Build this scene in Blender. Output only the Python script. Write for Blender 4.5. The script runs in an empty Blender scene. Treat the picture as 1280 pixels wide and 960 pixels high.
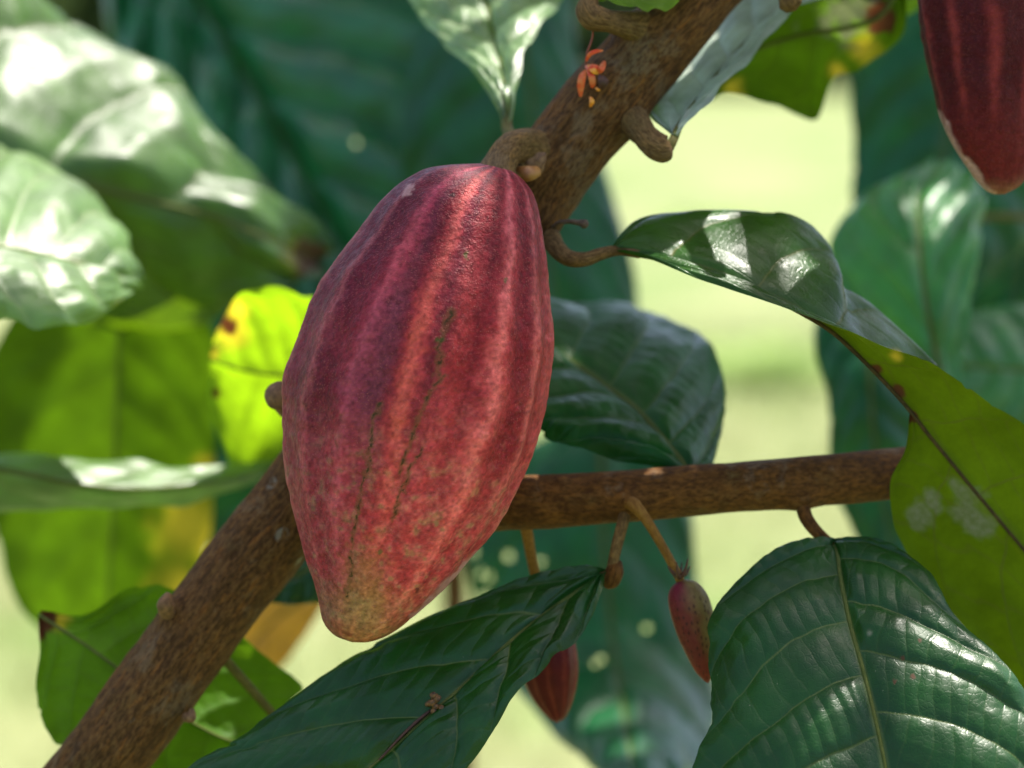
import bpy, math, random
import numpy as np
from mathutils import Vector

rng = np.random.default_rng(11)
random.seed(5)
scene = bpy.context.scene
COL = scene.collection

# ------------------------------------------------------------------ camera
LENS, SENSOR, D0 = 85.0, 36.0, 0.95
PITCH = math.radians(-8.0)
CAM = np.array([0.0, -0.95, 1.62])
FWD = np.array([0.0, math.cos(PITCH), math.sin(PITCH)])
UP = np.array([0.0, -math.sin(PITCH), math.cos(PITCH)])
RIGHT = np.array([1.0, 0.0, 0.0])
cam_d = bpy.data.cameras.new('camera')
cam = bpy.data.objects.new('camera', cam_d)
COL.objects.link(cam)
cam.location = CAM
cam.rotation_euler = (math.radians(90) + PITCH, 0, 0)
cam_d.lens = LENS
cam_d.sensor_width = SENSOR
cam_d.clip_start = 0.01
cam_d.clip_end = 2000
cam_d.dof.use_dof = True
cam_d.dof.focus_distance = D0 - 0.017
cam_d.dof.aperture_fstop = 4.4
scene.camera = cam

# ------------------------------------------------------------------ sun, sky, exposure
SUN = np.array([0.30, 0.32, 1.0])
SUN /= np.linalg.norm(SUN)
sun_d = bpy.data.lights.new('sun', 'SUN')
sun_d.energy = 5.0
sun_d.angle = math.radians(0.53)
sun_d.color = (1.0, 0.95, 0.86)
sun = bpy.data.objects.new('sun', sun_d)
COL.objects.link(sun)
sun.location = (-2, 4, 8)
sun.rotation_euler = Vector(SUN).to_track_quat('Z', 'Y').to_euler()
world = bpy.data.worlds.new('World')
scene.world = world
world.use_nodes = True
wn = world.node_tree
wn.nodes.clear()
sky = wn.nodes.new('ShaderNodeTexSky')
sky.sky_type = 'NISHITA'
sky.sun_disc = False
sky.sun_elevation = math.asin(SUN[2])
sky.sun_rotation = math.atan2(SUN[0], SUN[1])
sky.dust_density = 2.6
sky.air_density = 0.7
sky.ozone_density = 0.2
bg = wn.nodes.new('ShaderNodeBackground')
bg.inputs['Strength'].default_value = 0.15
wo = wn.nodes.new('ShaderNodeOutputWorld')
wn.links.new(sky.outputs[0], bg.inputs[0])
wn.links.new(bg.outputs[0], wo.inputs[0])
scene.view_settings.view_transform = 'Standard'
scene.view_settings.look = 'None'
scene.view_settings.gamma = 1.0
scene.view_settings.exposure = 1.65
scene.cycles.use_denoising = True
scene.cycles.max_bounces = 8
scene.cycles.transparent_max_bounces = 8
scene.cycles.sample_clamp_indirect = 6.0

# ------------------------------------------------------------------ maths helpers
KPX = SENSOR / LENS / 1280.0


def cs(px, py, dep):
    """photo pixel + centimetres behind the focus plane -> camera space (right, up, ahead)"""
    dep = dep if dep < 12 else 12 + (dep - 12) * 1.35
    d = D0 + dep / 100.0
    return np.array([(px - 640.0) * KPX * d, -(py - 480.0) * KPX * d, d])


def to_world(p):
    p = np.asarray(p, float)
    return CAM + p[..., 0:1] * RIGHT + p[..., 1:2] * UP + p[..., 2:3] * FWD


def to_px(p):
    return p[..., 0] / (KPX * p[..., 2]) + 640.0, -p[..., 1] / (KPX * p[..., 2]) + 480.0


def W(px, py, dep):
    return to_world(cs(px, py, dep))


def sstep(a, b, x):
    t = np.clip((x - a) / (b - a), 0, 1)
    return t * t * (3 - 2 * t)


def _hash(i, j, k, seed):
    h = (i * 374761393 + j * 668265263 + k * 1274126177 + seed * 974634777) & 0xFFFFFFFF
    h = ((h ^ (h >> 13)) * 1274126177) & 0xFFFFFFFF
    h = (h ^ (h >> 16)) & 0xFFFF
    return h / 65535.0


def noise(p, scale=1.0, seed=0):
    p = np.asarray(p, float) * scale
    i = np.floor(p).astype(np.int64)
    f = p - i
    f = f * f * (3 - 2 * f)
    out = 0
    for dx in (0, 1):
        for dy in (0, 1):
            for dz in (0, 1):
                w = (f[..., 0] if dx else 1 - f[..., 0]) * (f[..., 1] if dy else 1 - f[..., 1]) * (f[..., 2] if dz else 1 - f[..., 2])
                out = out + w * _hash(i[..., 0] + dx, i[..., 1] + dy, i[..., 2] + dz, seed)
    return out


def fbm(p, scale, octs=4, seed=0):
    o, a, t = 0, 1.0, 0
    for k in range(octs):
        o = o + a * noise(p, scale * 2 ** k, seed + k)
        t += a
        a *= 0.5
    return o / t


def crom(pts, n, closed_u=None):
    """Catmull-Rom through pts, n samples evenly spaced in row index unless closed_u gives them"""
    pts = np.asarray(pts, float)
    m = len(pts)
    u = np.linspace(0, m - 1, n) if closed_u is None else closed_u
    i = np.clip(np.floor(u).astype(int), 0, m - 2)
    t = (u - i)[:, None]
    ext = np.vstack([2 * pts[0] - pts[1], pts, 2 * pts[-1] - pts[-2]])
    p0, p1, p2, p3 = ext[i], ext[i + 1], ext[i + 2], ext[i + 3]
    return 0.5 * (2 * p1 + (p2 - p0) * t + (2 * p0 - 5 * p1 + 4 * p2 - p3) * t ** 2 + (3 * p1 - p0 - 3 * p2 + p3) * t ** 3)


def arc_params(pts, n):
    """row parameters that are evenly spaced along the curve through pts"""
    fine = np.linspace(0, len(pts) - 1, 400)
    c = crom(pts, 0, fine)
    s = np.r_[0, np.cumsum(np.linalg.norm(np.diff(c, axis=0), axis=1))]
    return np.interp(np.linspace(0, s[-1], n), s, fine)


# ------------------------------------------------------------------ object helpers
def mesh_obj(name, verts, faces, mat, parent=None, attrs=None, cols=None, smooth=True):
    verts = np.asarray(verts, float)
    c = verts.mean(axis=0) if parent is not None else verts.mean(axis=0)
    me = bpy.data.meshes.new(name)
    me.from_pydata((verts - c).tolist(), [], faces)
    for k, v in (attrs or {}).items():
        a = me.attributes.new(k, 'FLOAT', 'POINT')
        a.data.foreach_set('value', np.asarray(v, np.float32).ravel())
    if cols is not None:
        a = me.attributes.new('col', 'FLOAT_COLOR', 'POINT')
        rgba = np.c_[np.asarray(cols, np.float32), np.ones(len(cols), np.float32)]
        a.data.foreach_set('color', rgba.ravel())
    if smooth:
        me.polygons.foreach_set('use_smooth', np.ones(len(me.polygons), bool))
    me.materials.append(mat)
    me.update()
    o = bpy.data.objects.new(name, me)
    COL.objects.link(o)
    if parent is None:
        o.location = c
    else:
        o.parent = parent
        q, pl = parent, np.zeros(3)
        while q is not None:
            pl = pl + np.array(q.location)
            q = q.parent
        o.location = c - pl
    return o


def tag(o, label=None, cat=None, group=None, kind=None):
    if label:
        o['label'] = label
    if cat:
        o['category'] = cat
    if group:
        o['group'] = group
    if kind:
        o['kind'] = kind
    return o


def thing(name, loc, label, cat, group=None):
    o = bpy.data.objects.new(name, None)
    o.empty_display_size = 0.05
    COL.objects.link(o)
    o.location = loc
    return tag(o, label, cat, group)


def grid_faces(nu, nv, wrap=False, flip=False, off=0):
    i, j = np.meshgrid(np.arange(nu - 1), np.arange(nv if wrap else nv - 1), indexing='ij')
    jn = (j + 1) % nv
    a, b, c, d = i * nv + j, i * nv + jn, (i + 1) * nv + jn, (i + 1) * nv + j
    f = np.stack([a, b, c, d], -1).reshape(-1, 4) + off
    return f[:, ::-1] if flip else f


def frames(c):
    t = np.gradient(c, axis=0)
    t /= np.linalg.norm(t, axis=1)[:, None] + 1e-12
    n = np.zeros_like(c)
    ref = np.array([0.3, -1.0, 0.2])
    prev = ref - t[0] * (ref @ t[0])
    prev /= np.linalg.norm(prev)
    for k in range(len(c)):
        prev = prev - t[k] * (prev @ t[k])
        prev /= np.linalg.norm(prev) + 1e-12
        n[k] = prev
    return t, n, np.cross(t, n)


def tube(name, pts, radii, mat, parent, nu=60, nv=20, rough=0.0, rscale=60, cap=True, seed=0, attrs_extra=None, bumps=()):
    """tapered tube through world points; radii in metres at the points; rough = relative relief"""
    pts = np.asarray(pts, float)
    par = arc_params(pts, nu)
    c = crom(pts, 0, par)
    r = np.interp(par, np.arange(len(radii)), radii)
    s = np.r_[0, np.cumsum(np.linalg.norm(np.diff(c, axis=0), axis=1))]
    t, n, b = frames(c)
    th = np.linspace(0, 2 * np.pi, nv, endpoint=False)
    dirs = n[:, None, :] * np.cos(th)[None, :, None] + b[:, None, :] * np.sin(th)[None, :, None]
    rr = np.repeat(r[:, None], nv, 1)
    base = c[:, None, :] + dirs * rr[..., None]
    if rough:
        q = np.stack([np.repeat(s[:, None], nv, 1) * 0.35, np.cos(th)[None] * rr, np.sin(th)[None] * rr], -1)
        rr = rr * (1 + rough * (fbm(q, rscale, 5, seed) - 0.5) * 2 + rough * 1.6 * (noise(base, 26, seed + 9) - 0.5))
    for (bp, br, bh) in bumps:
        dd = np.linalg.norm(base - np.asarray(bp), axis=2)
        rr = rr + bh * np.exp(-(dd / br) ** 2)
    v = c[:, None, :] + dirs * rr[..., None]
    verts = v.reshape(-1, 3)
    faces = grid_faces(nu, nv, wrap=True).tolist()
    along = np.repeat(s[:, None], nv, 1).ravel()
    ax = np.repeat((np.cos(th) * r.mean())[None], nu, 0).ravel()
    ay = np.repeat((np.sin(th) * r.mean())[None], nu, 0).ravel()
    if cap:
        for e, row in ((0, 0), (1, nu - 1)):
            tip = c[row] + (t[row] if e else -t[row]) * r[row] * 0.35
            k = len(verts)
            verts = np.vstack([verts, tip])
            along, ax, ay = np.r_[along, s[row]], np.r_[ax, 0], np.r_[ay, 0]
            for j in range(nv):
                a, bb = row * nv + j, row * nv + (j + 1) % nv
                faces.append([a, bb, k] if e else [bb, a, k])
    return mesh_obj(name, verts, faces, mat, parent, {'along': along, 'ax': ax, 'ay': ay})


# ------------------------------------------------------------------ material helpers
class NT:
    def __init__(self, name):
        self.m = bpy.data.materials.new(name)
        self.m.use_nodes = True
        self.t = self.m.node_tree
        self.t.nodes.clear()
        self.out = self.t.nodes.new('ShaderNodeOutputMaterial')

    def n(self, typ, **kw):
        nd = self.t.nodes.new('ShaderNode' + typ)
        for k, v in kw.items():
            setattr(nd, k, v)
        return nd

    def put(self, sock, val):
        if isinstance(val, bpy.types.NodeSocket):
            self.t.links.new(val, sock)
        elif isinstance(val, (tuple, list)) and len(val) == 3 and sock.type == 'RGBA':
            sock.default_value = (*val, 1)
        else:
            sock.default_value = val

    def math(self, op, a, b=0.0, c=None, clamp=False):
        nd = self.n('Math', operation=op, use_clamp=clamp)
        self.put(nd.inputs[0], a)
        self.put(nd.inputs[1], b)
        if c is not None:
            self.put(nd.inputs[2], c)
        return nd.outputs[0]

    def attr(self, name, out='Fac'):
        return self.n('Attribute', attribute_name=name).outputs[out]

    def ramp(self, x, a, b, lo=0.0, hi=1.0):
        nd = self.n('MapRange', interpolation_type='SMOOTHSTEP')
        for s, v in zip(nd.inputs[:5], (x, a, b, lo, hi)):
            self.put(s, v)
        return nd.outputs[0]

    def mix(self, f, a, b, mode='MIX'):
        nd = self.n('Mix', data_type='RGBA', blend_type=mode)
        self.put(nd.inputs[0], f)
        self.put(nd.inputs[6], a)
        self.put(nd.inputs[7], b)
        return nd.outputs[2]

    def noise(self, scale, detail=4.0, rough=0.55, vec=None, out=0, dist=0.0):
        nd = self.n('TexNoise')
        nd.inputs['Scale'].default_value = scale
        nd.inputs['Detail'].default_value = detail
        nd.inputs['Roughness'].default_value = rough
        nd.inputs['Distortion'].default_value = dist
        if vec is None:
            vec = self.n('NewGeometry').outputs['Position']
        self.put(nd.inputs['Vector'], vec)
        return nd.outputs[out]

    def voro(self, scale, vec=None, feature='F1'):
        nd = self.n('TexVoronoi', feature=feature)
        nd.inputs['Scale'].default_value = scale
        if vec is None:
            vec = self.n('NewGeometry').outputs['Position']
        self.put(nd.inputs['Vector'], vec)
        return nd.outputs['Distance']

    def bump(self, h, dist, strength=1.0, normal=None):
        nd = self.n('Bump')
        nd.inputs['Strength'].default_value = strength
        nd.inputs['Distance'].default_value = dist
        self.put(nd.inputs['Height'], h)
        if normal is not None:
            self.put(nd.inputs['Normal'], normal)
        return nd.outputs[0]

    def bsdf(self, color, rough, normal=None, spec=0.5, **kw):
        nd = self.n('BsdfPrincipled')
        self.put(nd.inputs['Base Color'], color)
        self.put(nd.inputs['Roughness'], rough)
        nd.inputs['Specular IOR Level'].default_value = spec
        if normal is not None:
            self.put(nd.inputs['Normal'], normal)
        for k, v in kw.items():
            self.put(nd.inputs[k], v)
        return nd.outputs[0]

    def done(self, shader):
        self.t.links.new(shader, self.out.inputs['Surface'])
        return self.m

    def vec(self, x, y, z):
        nd = self.n('CombineXYZ')
        for s, v in zip(nd.inputs, (x, y, z)):
            self.put(s, v)
        return nd.outputs[0]


def leaf_material(name, top, under, trans, tw=0.3, rough=0.32, vein=(0.16, 0.2, 0.05), spec=0.5, vmix=0.6, coat=0.0):
    top, under = tuple(c * .62 for c in top), tuple(c * .74 for c in under)
    vein = tuple(c * .72 for c in vein)
    m = NT(name)
    back = m.n('NewGeometry').outputs['Backfacing']
    s, ph, tv = m.attr('s'), m.attr('ph'), m.attr('tv')
    f = m.math('FRACT', ph)
    dist = m.math('SUBTRACT', 1.0, m.math('MULTIPLY', m.math('ABSOLUTE', m.math('SUBTRACT', f, 0.5)), 2.0))
    sec = m.ramp(dist, 0.015, 0.05, 1.0, 0.0)
    f2 = m.math('FRACT', tv)
    d2 = m.math('SUBTRACT', 1.0, m.math('MULTIPLY', m.math('ABSOLUTE', m.math('SUBTRACT', f2, 0.5)), 2.0))
    ter = m.ramp(d2, 0.03, 0.14, 1.0, 0.0)
    vm = m.math('MAXIMUM', m.ramp(s, 0.012, 0.035, 1.0, 0.0), m.math('MULTIPLY', sec, m.ramp(s, 0.5, 1.0, 1.0, 0.35)))
    vm = m.math('MAXIMUM', vm, m.math('MULTIPLY', ter, m.math('ADD', 0.12, m.math('MULTIPLY', back, 0.45))))
    n1 = m.noise(45, 5)
    n2 = m.noise(600, 3)
    tcol = m.mix(m.ramp(n1, 0.3, 0.75), tuple(c * 0.72 for c in top), tuple(c * 1.25 for c in top))
    ucol = m.mix(m.ramp(n1, 0.3, 0.75), tuple(c * 0.8 for c in under), tuple(c * 1.2 for c in under))
    col = m.mix(back, tcol, ucol)
    col = m.mix(m.math('MULTIPLY', m.ramp(n2, 0.35, 0.7), 0.25), col, m.mix(0.5, col, (0.01, 0.02, 0.005)))
    yel, dead, scf = m.attr('yel'), m.attr('dead'), m.attr('scurf_sheen')
    trc = m.mix(m.ramp(n1, 0.3, 0.75), tuple(c * 0.75 for c in trans), tuple(c * 1.2 for c in trans))
    col = m.mix(m.math('MULTIPLY', vm, vmix), col, vein)
    trc = m.mix(m.math('MULTIPLY', vm, 0.45), trc, tuple(c * 0.4 for c in trans))
    col = m.mix(yel, col, (0.28, 0.22, 0.02))
    trc = m.mix(yel, trc, (0.75, 0.55, 0.03))
    # pale specks and small brown bites that sit on the leaf
    spk = m.ramp(m.voro(170), 0.03, 0.06, 1.0, 0.0)
    spk = m.math('MULTIPLY', spk, m.ramp(m.noise(30, 2), 0.5, 0.62))
    col = m.mix(m.math('MULTIPLY', spk, 0.55), col, (0.2, 0.2, 0.13))
    col = m.mix(dead, col, (0.07, 0.03, 0.013))
    trc = m.mix(dead, trc, (0.10, 0.03, 0.01))
    col = m.mix(m.math('MULTIPLY', scf, m.ramp(m.noise(420, 4), 0.3, 0.7, 0.3, 0.75)), col, (0.19, 0.19, 0.13))
    trc = m.mix(scf, trc, (0.1, 0.12, 0.05))
    h = m.math('ADD', m.math('MULTIPLY', sec, -0.6), m.math('MULTIPLY', ter, -0.45))
    h = m.math('ADD', h, m.math('MULTIPLY', m.noise(260, 4), 0.35))
    net = m.ramp(m.voro(430, feature='DISTANCE_TO_EDGE'), 0.02, 0.14, 0.0, 1.0)
    h = m.math('ADD', h, m.math('MULTIPLY', net, 0.30))
    h = m.math('ADD', h, m.math('MULTIPLY', n2, 0.15))
    hb = m.math('MULTIPLY', h, m.math('SUBTRACT', 1.0, m.math('MULTIPLY', back, 1.8)))
    nrm = m.bump(hb, 0.00035, 0.4)
    rg = m.math('ADD', m.ramp(m.noise(120, 4), 0.3, 0.7, rough - 0.05, rough + 0.1), m.math('MULTIPLY', back, 0.18))
    rg = m.math('ADD', rg, m.math('MULTIPLY', m.math('MAXIMUM', scf, dead), 0.3), clamp=True)
    pr = m.bsdf(col, rg, nrm, spec)
    m.put(pr.node.inputs['Specular IOR Level'], m.math('MULTIPLY', m.math('SUBTRACT', 1.0, m.math('MULTIPLY', back, 0.85)), spec))
    m.put(pr.node.inputs['Coat Weight'], m.math('MULTIPLY', m.math('SUBTRACT', 1.0, back), coat))
    pr.node.inputs['Coat Roughness'].default_value = rough
    m.put(pr.node.inputs['Coat Normal'], nrm)
    tr = m.n('BsdfTranslucent')
    m.put(tr.inputs['Color'], trc)
    m.put(tr.inputs['Normal'], nrm)
    mx = m.n('MixShader')
    m.put(mx.inputs[0], tw)
    m.t.links.new(pr, mx.inputs[1])
    m.t.links.new(tr.outputs[0], mx.inputs[2])
    return m.done(mx.outputs[0])


M_DARK = leaf_material('leaf_dark', (0.008, 0.056, 0.007), (0.05, 0.09, 0.008), (0.03, 0.15, 0.004), 0.12, 0.37, (0.11, 0.14, 0.03), 0.27)
M_TEAL = leaf_material('leaf_teal', (0.006, 0.095, 0.028), (0.015, 0.07, 0.02), (0.01, 0.15, 0.015), 0.15, 0.36, (0.05, 0.10, 0.03), 0.34)
M_OLIVE = leaf_material('leaf_olive', (0.03, 0.065, 0.006), (0.05, 0.085, 0.004), (0.12, 0.25, 0.004), 0.38, 0.30, (0.09, 0.08, 0.02), 0.4)
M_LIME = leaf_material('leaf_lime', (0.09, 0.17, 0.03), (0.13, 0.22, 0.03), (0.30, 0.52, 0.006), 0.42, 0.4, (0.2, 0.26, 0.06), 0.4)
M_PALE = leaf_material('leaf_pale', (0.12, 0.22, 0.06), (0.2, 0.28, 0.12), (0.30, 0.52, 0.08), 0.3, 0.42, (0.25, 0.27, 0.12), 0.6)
M_DRY = leaf_material('leaf_dry', (0.45, 0.22, 0.03), (0.45, 0.22, 0.03), (0.8, 0.4, 0.02), 0.4, 0.6, (0.3, 0.2, 0.05))


def bark_material(name, dark, light, streak, moss=0.25, lichen=0.5, bumpd=0.0012, sx=1.0):
    m = NT(name)
    al, ax, ay = m.attr('along'), m.attr('ax'), m.attr('ay')
    v = m.vec(m.math('MULTIPLY', al, 0.32), ax, ay)
    vf = m.vec(m.math('MULTIPLY', al, 0.45), ax, ay)
    big = m.noise(60 * sx, 5, 0.6, v)
    fine = m.noise(420 * sx, 6, 0.7, vf)
    fis = m.noise(230 * sx, 5, 0.75, v, dist=0.8)
    col = m.mix(m.ramp(fine, 0.36, 0.66), dark, light)
    col = m.mix(m.math('MULTIPLY', m.ramp(fis, 0.52, 0.68), 0.6), col, streak)
    col = m.mix(m.math('MULTIPLY', m.ramp(big, 0.48, 0.7), 0.4), col, tuple(c * 0.6 for c in dark))
    pos = m.n('NewGeometry').outputs['Position']
    mo = m.math('MULTIPLY', m.ramp(m.noise(38, 4, 0.6, pos), 0.55, 0.72), m.ramp(fine, 0.4, 0.6))
    col = m.mix(m.math('MULTIPLY', mo, moss), col, (0.065, 0.07, 0.025))
    li = m.ramp(m.voro(42, m.vec(al, ax, ay)), 0.10, 0.17, 1.0, 0.0)
    li = m.math('MULTIPLY', li, m.math('MULTIPLY', m.ramp(m.noise(300, 3), 0.4, 0.6), m.ramp(m.noise(17, 1), 0.5, 0.56)))
    col = m.mix(m.math('MULTIPLY', li, lichen), col, (0.22, 0.20, 0.155))
    pale = m.math('MULTIPLY', m.ramp(m.noise(30, 5, 0.7, m.vec(al, ax, ay)), 0.53, 0.63), m.ramp(fine, 0.35, 0.6, 0.3, 1.0))
    col = m.mix(m.math('MULTIPLY', pale, moss), col, (0.17, 0.13, 0.078))
    h = m.math('ADD', m.math('MULTIPLY', fine, 0.8), m.math('MULTIPLY', fis, 0.9))
    nrm = m.bump(h, bumpd, 1.0)
    return m.done(m.bsdf(col, m.ramp(fine, 0.3, 0.7, 0.66, 0.88), nrm, 0.10))


M_BARK = bark_material('bark_main', (0.042, 0.018, 0.0050), (0.150, 0.074, 0.024), (0.24, 0.092, 0.018), 0.4, 0.7, 0.0014, 1.5)
M_BARK2 = bark_material('bark_side', (0.046, 0.017, 0.0030), (0.130, 0.056, 0.013), (0.19, 0.075, 0.012), 0.5, 0.7, 0.0009, 1.6)
M_TWIG = bark_material('twig_bark', (0.075, 0.040, 0.013), (0.21, 0.125, 0.046), (0.27, 0.145, 0.042), 0.35, 0.6, 0.0013, 2.2)
M_GREENSTEM = bark_material('green_stalk', (0.06, 0.055, 0.014), (0.13, 0.11, 0.03), (0.14, 0.10, 0.03), 0.0, 0.0, 0.0002, 2.0)
M_ORSTEM = bark_material('orange_stalk', (0.13, 0.055, 0.010), (0.22, 0.115, 0.025), (0.20, 0.085, 0.022), 0.0, 0.0, 0.0003, 3.0)
M_MIDRIB = bark_material('midrib_green', (0.055, 0.072, 0.014), (0.095, 0.105, 0.026), (0.09, 0.09, 0.025), 0.0, 0.0, 0.0002, 2.0)
M_MIDBROWN = bark_material('midrib_brown', (0.03, 0.020, 0.008), (0.07, 0.048, 0.016), (0.075, 0.042, 0.016), 0.0, 0.0, 0.0002, 2.0)


def flat_material(name, a, b, rough=0.6, scale=300, bumpd=0.0004, tw=0.0):
    a, b = tuple(c * .68 for c in a), tuple(c * .68 for c in b)
    m = NT(name)
    n = m.noise(scale, 4)
    col = m.mix(m.ramp(n, 0.35, 0.65), a, b)
    sh = m.bsdf(col, rough, m.bump(n, bumpd, 0.7), 0.4)
    if tw:
        tr = m.n('BsdfTranslucent')
        m.put(tr.inputs['Color'], col)
        mx = m.n('MixShader')
        m.put(mx.inputs[0], tw)
        m.t.links.new(sh, mx.inputs[1])
        m.t.links.new(tr.outputs[0], mx.inputs[2])
        sh = mx.outputs[0]
    return m.done(sh)


M_CORK = flat_material('cork_scar', (0.30, 0.16, 0.07), (0.16, 0.08, 0.04), 0.8, 500, 0.001)
M_ORANGE = flat_material('orange_scar', (0.42, 0.19, 0.04), (0.32, 0.12, 0.03), 0.5, 250)
M_PETAL = flat_material('dried_petal', (0.95, 0.09, 0.015), (0.95, 0.30, 0.09), 0.5, 220, 0.0002, 0.3)
M_AMBER = flat_material('amber_bud', (0.9, 0.28, 0.02), (0.9, 0.4, 0.04), 0.4, 200, 0.0002)
M_THREAD = flat_material('red_thread', (0.30, 0.06, 0.015), (0.22, 0.05, 0.015), 0.6)
M_DRYTWIG = flat_material('dry_twig', (0.07, 0.042, 0.02), (0.12, 0.075, 0.04), 0.8, 600, 0.0006)
M_CALYX = flat_material('dry_calyx', (0.06, 0.022, 0.010), (0.10, 0.036, 0.015), 0.7, 400)
M_DEBRIS = flat_material('debris', (0.22, 0.10, 0.02), (0.06, 0.03, 0.012), 0.7, 700, 0.0006)
M_CUT = flat_material('cut_wood', (0.24, 0.12, 0.045), (0.13, 0.06, 0.02), 0.8, 400)


def pod_material(name, rough=0.42, speck=0.5, bumpd=0.0005):
    m = NT(name)
    base = m.attr('col', 'Color')
    n1 = m.noise(900, 4, 0.65)
    n2 = m.noise(230, 4, 0.6)
    col = m.mix(m.math('MULTIPLY', m.ramp(n1, 0.52, 0.68), speck), base, m.mix(0.5, base, (0.33, 0.08, 0.06)))
    col = m.mix(m.math('MULTIPLY', m.ramp(n2, 0.5, 0.72), 0.55), col, m.mix(0.5, col, (0.07, 0.003, 0.004)))
    dots = m.ramp(m.voro(850), 0.12, 0.32, 1.0, 0.0)
    dots = m.math('MULTIPLY', dots, m.ramp(m.noise(120, 4), 0.40, 0.62))
    col = m.mix(m.math('MULTIPLY', dots, speck * 1.1), col, m.mix(0.6, m.mix(1.0, col, (2.2, 2.4, 2.4), 'MULTIPLY'), (0.36, 0.12, 0.085)))
    h = m.math('ADD', n1, m.math('MULTIPLY', n2, 1.2))
    h = m.math('ADD', h, m.math('MULTIPLY', dots, 0.5))
    nrm = m.bump(h, bumpd, 1.0)
    return m.done(m.bsdf(col, m.ramp(n2, 0.3, 0.7, rough - 0.05, rough + 0.13), nrm, 0.13))


M_POD = pod_material('pod_skin')
M_POD_DARK = pod_material('pod_skin_dark', 0.62, 0.28, 0.0011)
M_POD_YOUNG = pod_material('pod_skin_young', 0.4, 0.08, 0.0003)

# ------------------------------------------------------------------ lawn and wood behind
g = NT('lawn_grass')
gp = g.n('NewGeometry').outputs['Position']
big = g.noise(0.5, 4, 0.6, gp)
mid = g.noise(2.2, 5, 0.6, gp)
fin = g.noise(40, 5, 0.7, gp)
gc = g.mix(g.ramp(big, 0.40, 0.62), (0.150, 0.166, 0.066), (0.08, 0.13, 0.026))
gc = g.mix(g.math('MULTIPLY', g.ramp(mid, 0.4, 0.7), 0.5), gc, (0.17, 0.175, 0.084))
gc = g.mix(g.math('MULTIPLY', g.ramp(fin, 0.4, 0.7), 0.4), gc, (0.10, 0.12, 0.035))
M_LAWN = g.done(g.bsdf(gc, 0.85, g.bump(fin, 0.02, 0.6), 0.2))
S_ = 260.0
gx = np.r_[np.linspace(-S_, -20, 12), np.linspace(-15, 15, 31), np.linspace(20, S_, 12)]
gv = np.array([[x, y, 0.0] for x in gx for y in gx])
gv[:, 2] = (noise(gv, 0.25, 3) - 0.5) * 0.10
lawn = mesh_obj('lawn', gv, grid_faces(len(gx), len(gx), flip=True).tolist(), M_LAWN)
tag(lawn, kind='structure')

# grass blades on the strip of lawn that shows between the leaves
nb = 16000
bx = rng.uniform(-3.4, 3.4, nb)
by = rng.uniform(3.2, 13.0, nb)
bz = (noise(np.c_[bx, by, 0 * bx], 0.25, 3) - 0.5) * 0.10
ang = rng.uniform(0, 2 * np.pi, nb)
hh = rng.uniform(0.04, 0.11, nb)
wd = rng.uniform(0.004, 0.008, nb)
lean = rng.normal(0, 0.03, (nb, 2))
p0 = np.c_[bx - np.cos(ang) * wd, by - np.sin(ang) * wd, bz - 0.01]
p1 = np.c_[bx + np.cos(ang) * wd, by + np.sin(ang) * wd, bz - 0.01]
p2 = np.c_[bx + lean[:, 0], by + lean[:, 1], bz + hh]
gv = np.stack([p0, p1, p2], 1).reshape(-1, 3)
gf = np.arange(nb * 3).reshape(-1, 3).tolist()
M_BLADE = flat_material('grass_blade', (0.24, 0.30, 0.08), (0.42, 0.40, 0.18), 0.6, 3, 0.0, 0.3)
tag(mesh_obj('grass', gv, gf, M_BLADE, smooth=False), 'short sunlit grass growing on the lawn', 'grass', kind='stuff')

# a far edge of woodland, many leaf clumps, reads as one mass
nw = 9000
wx = rng.uniform(-60, 60, nw)
wy = 92 + rng.normal(0, 4, nw)
top = 5.0 + 5.0 * noise(np.c_[wx, 0 * wx, 0 * wx], 0.09, 8) + 2.0 * noise(np.c_[wx, 0 * wx, 0 * wx], 0.4, 9)
wz = top * rng.uniform(0, 1, nw) ** 0.7
cen = np.c_[wx, wy, wz]
a = rng.normal(0, 0.8, (nw, 3))
b = rng.normal(0, 0.8, (nw, 3))
gv = np.stack([cen - a, cen + b, cen + a, cen - b], 1).reshape(-1, 3)
gf = np.arange(nw * 4).reshape(-1, 4).tolist()
M_WOOD = flat_material('far_foliage', (0.07, 0.12, 0.03), (0.16, 0.22, 0.06), 0.7, 0.5, 0.0, 0.3)
tag(mesh_obj('woodland', gv, gf, M_WOOD, smooth=False), 'far green edge of woodland across the lawn', 'woodland', kind='stuff')


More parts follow.
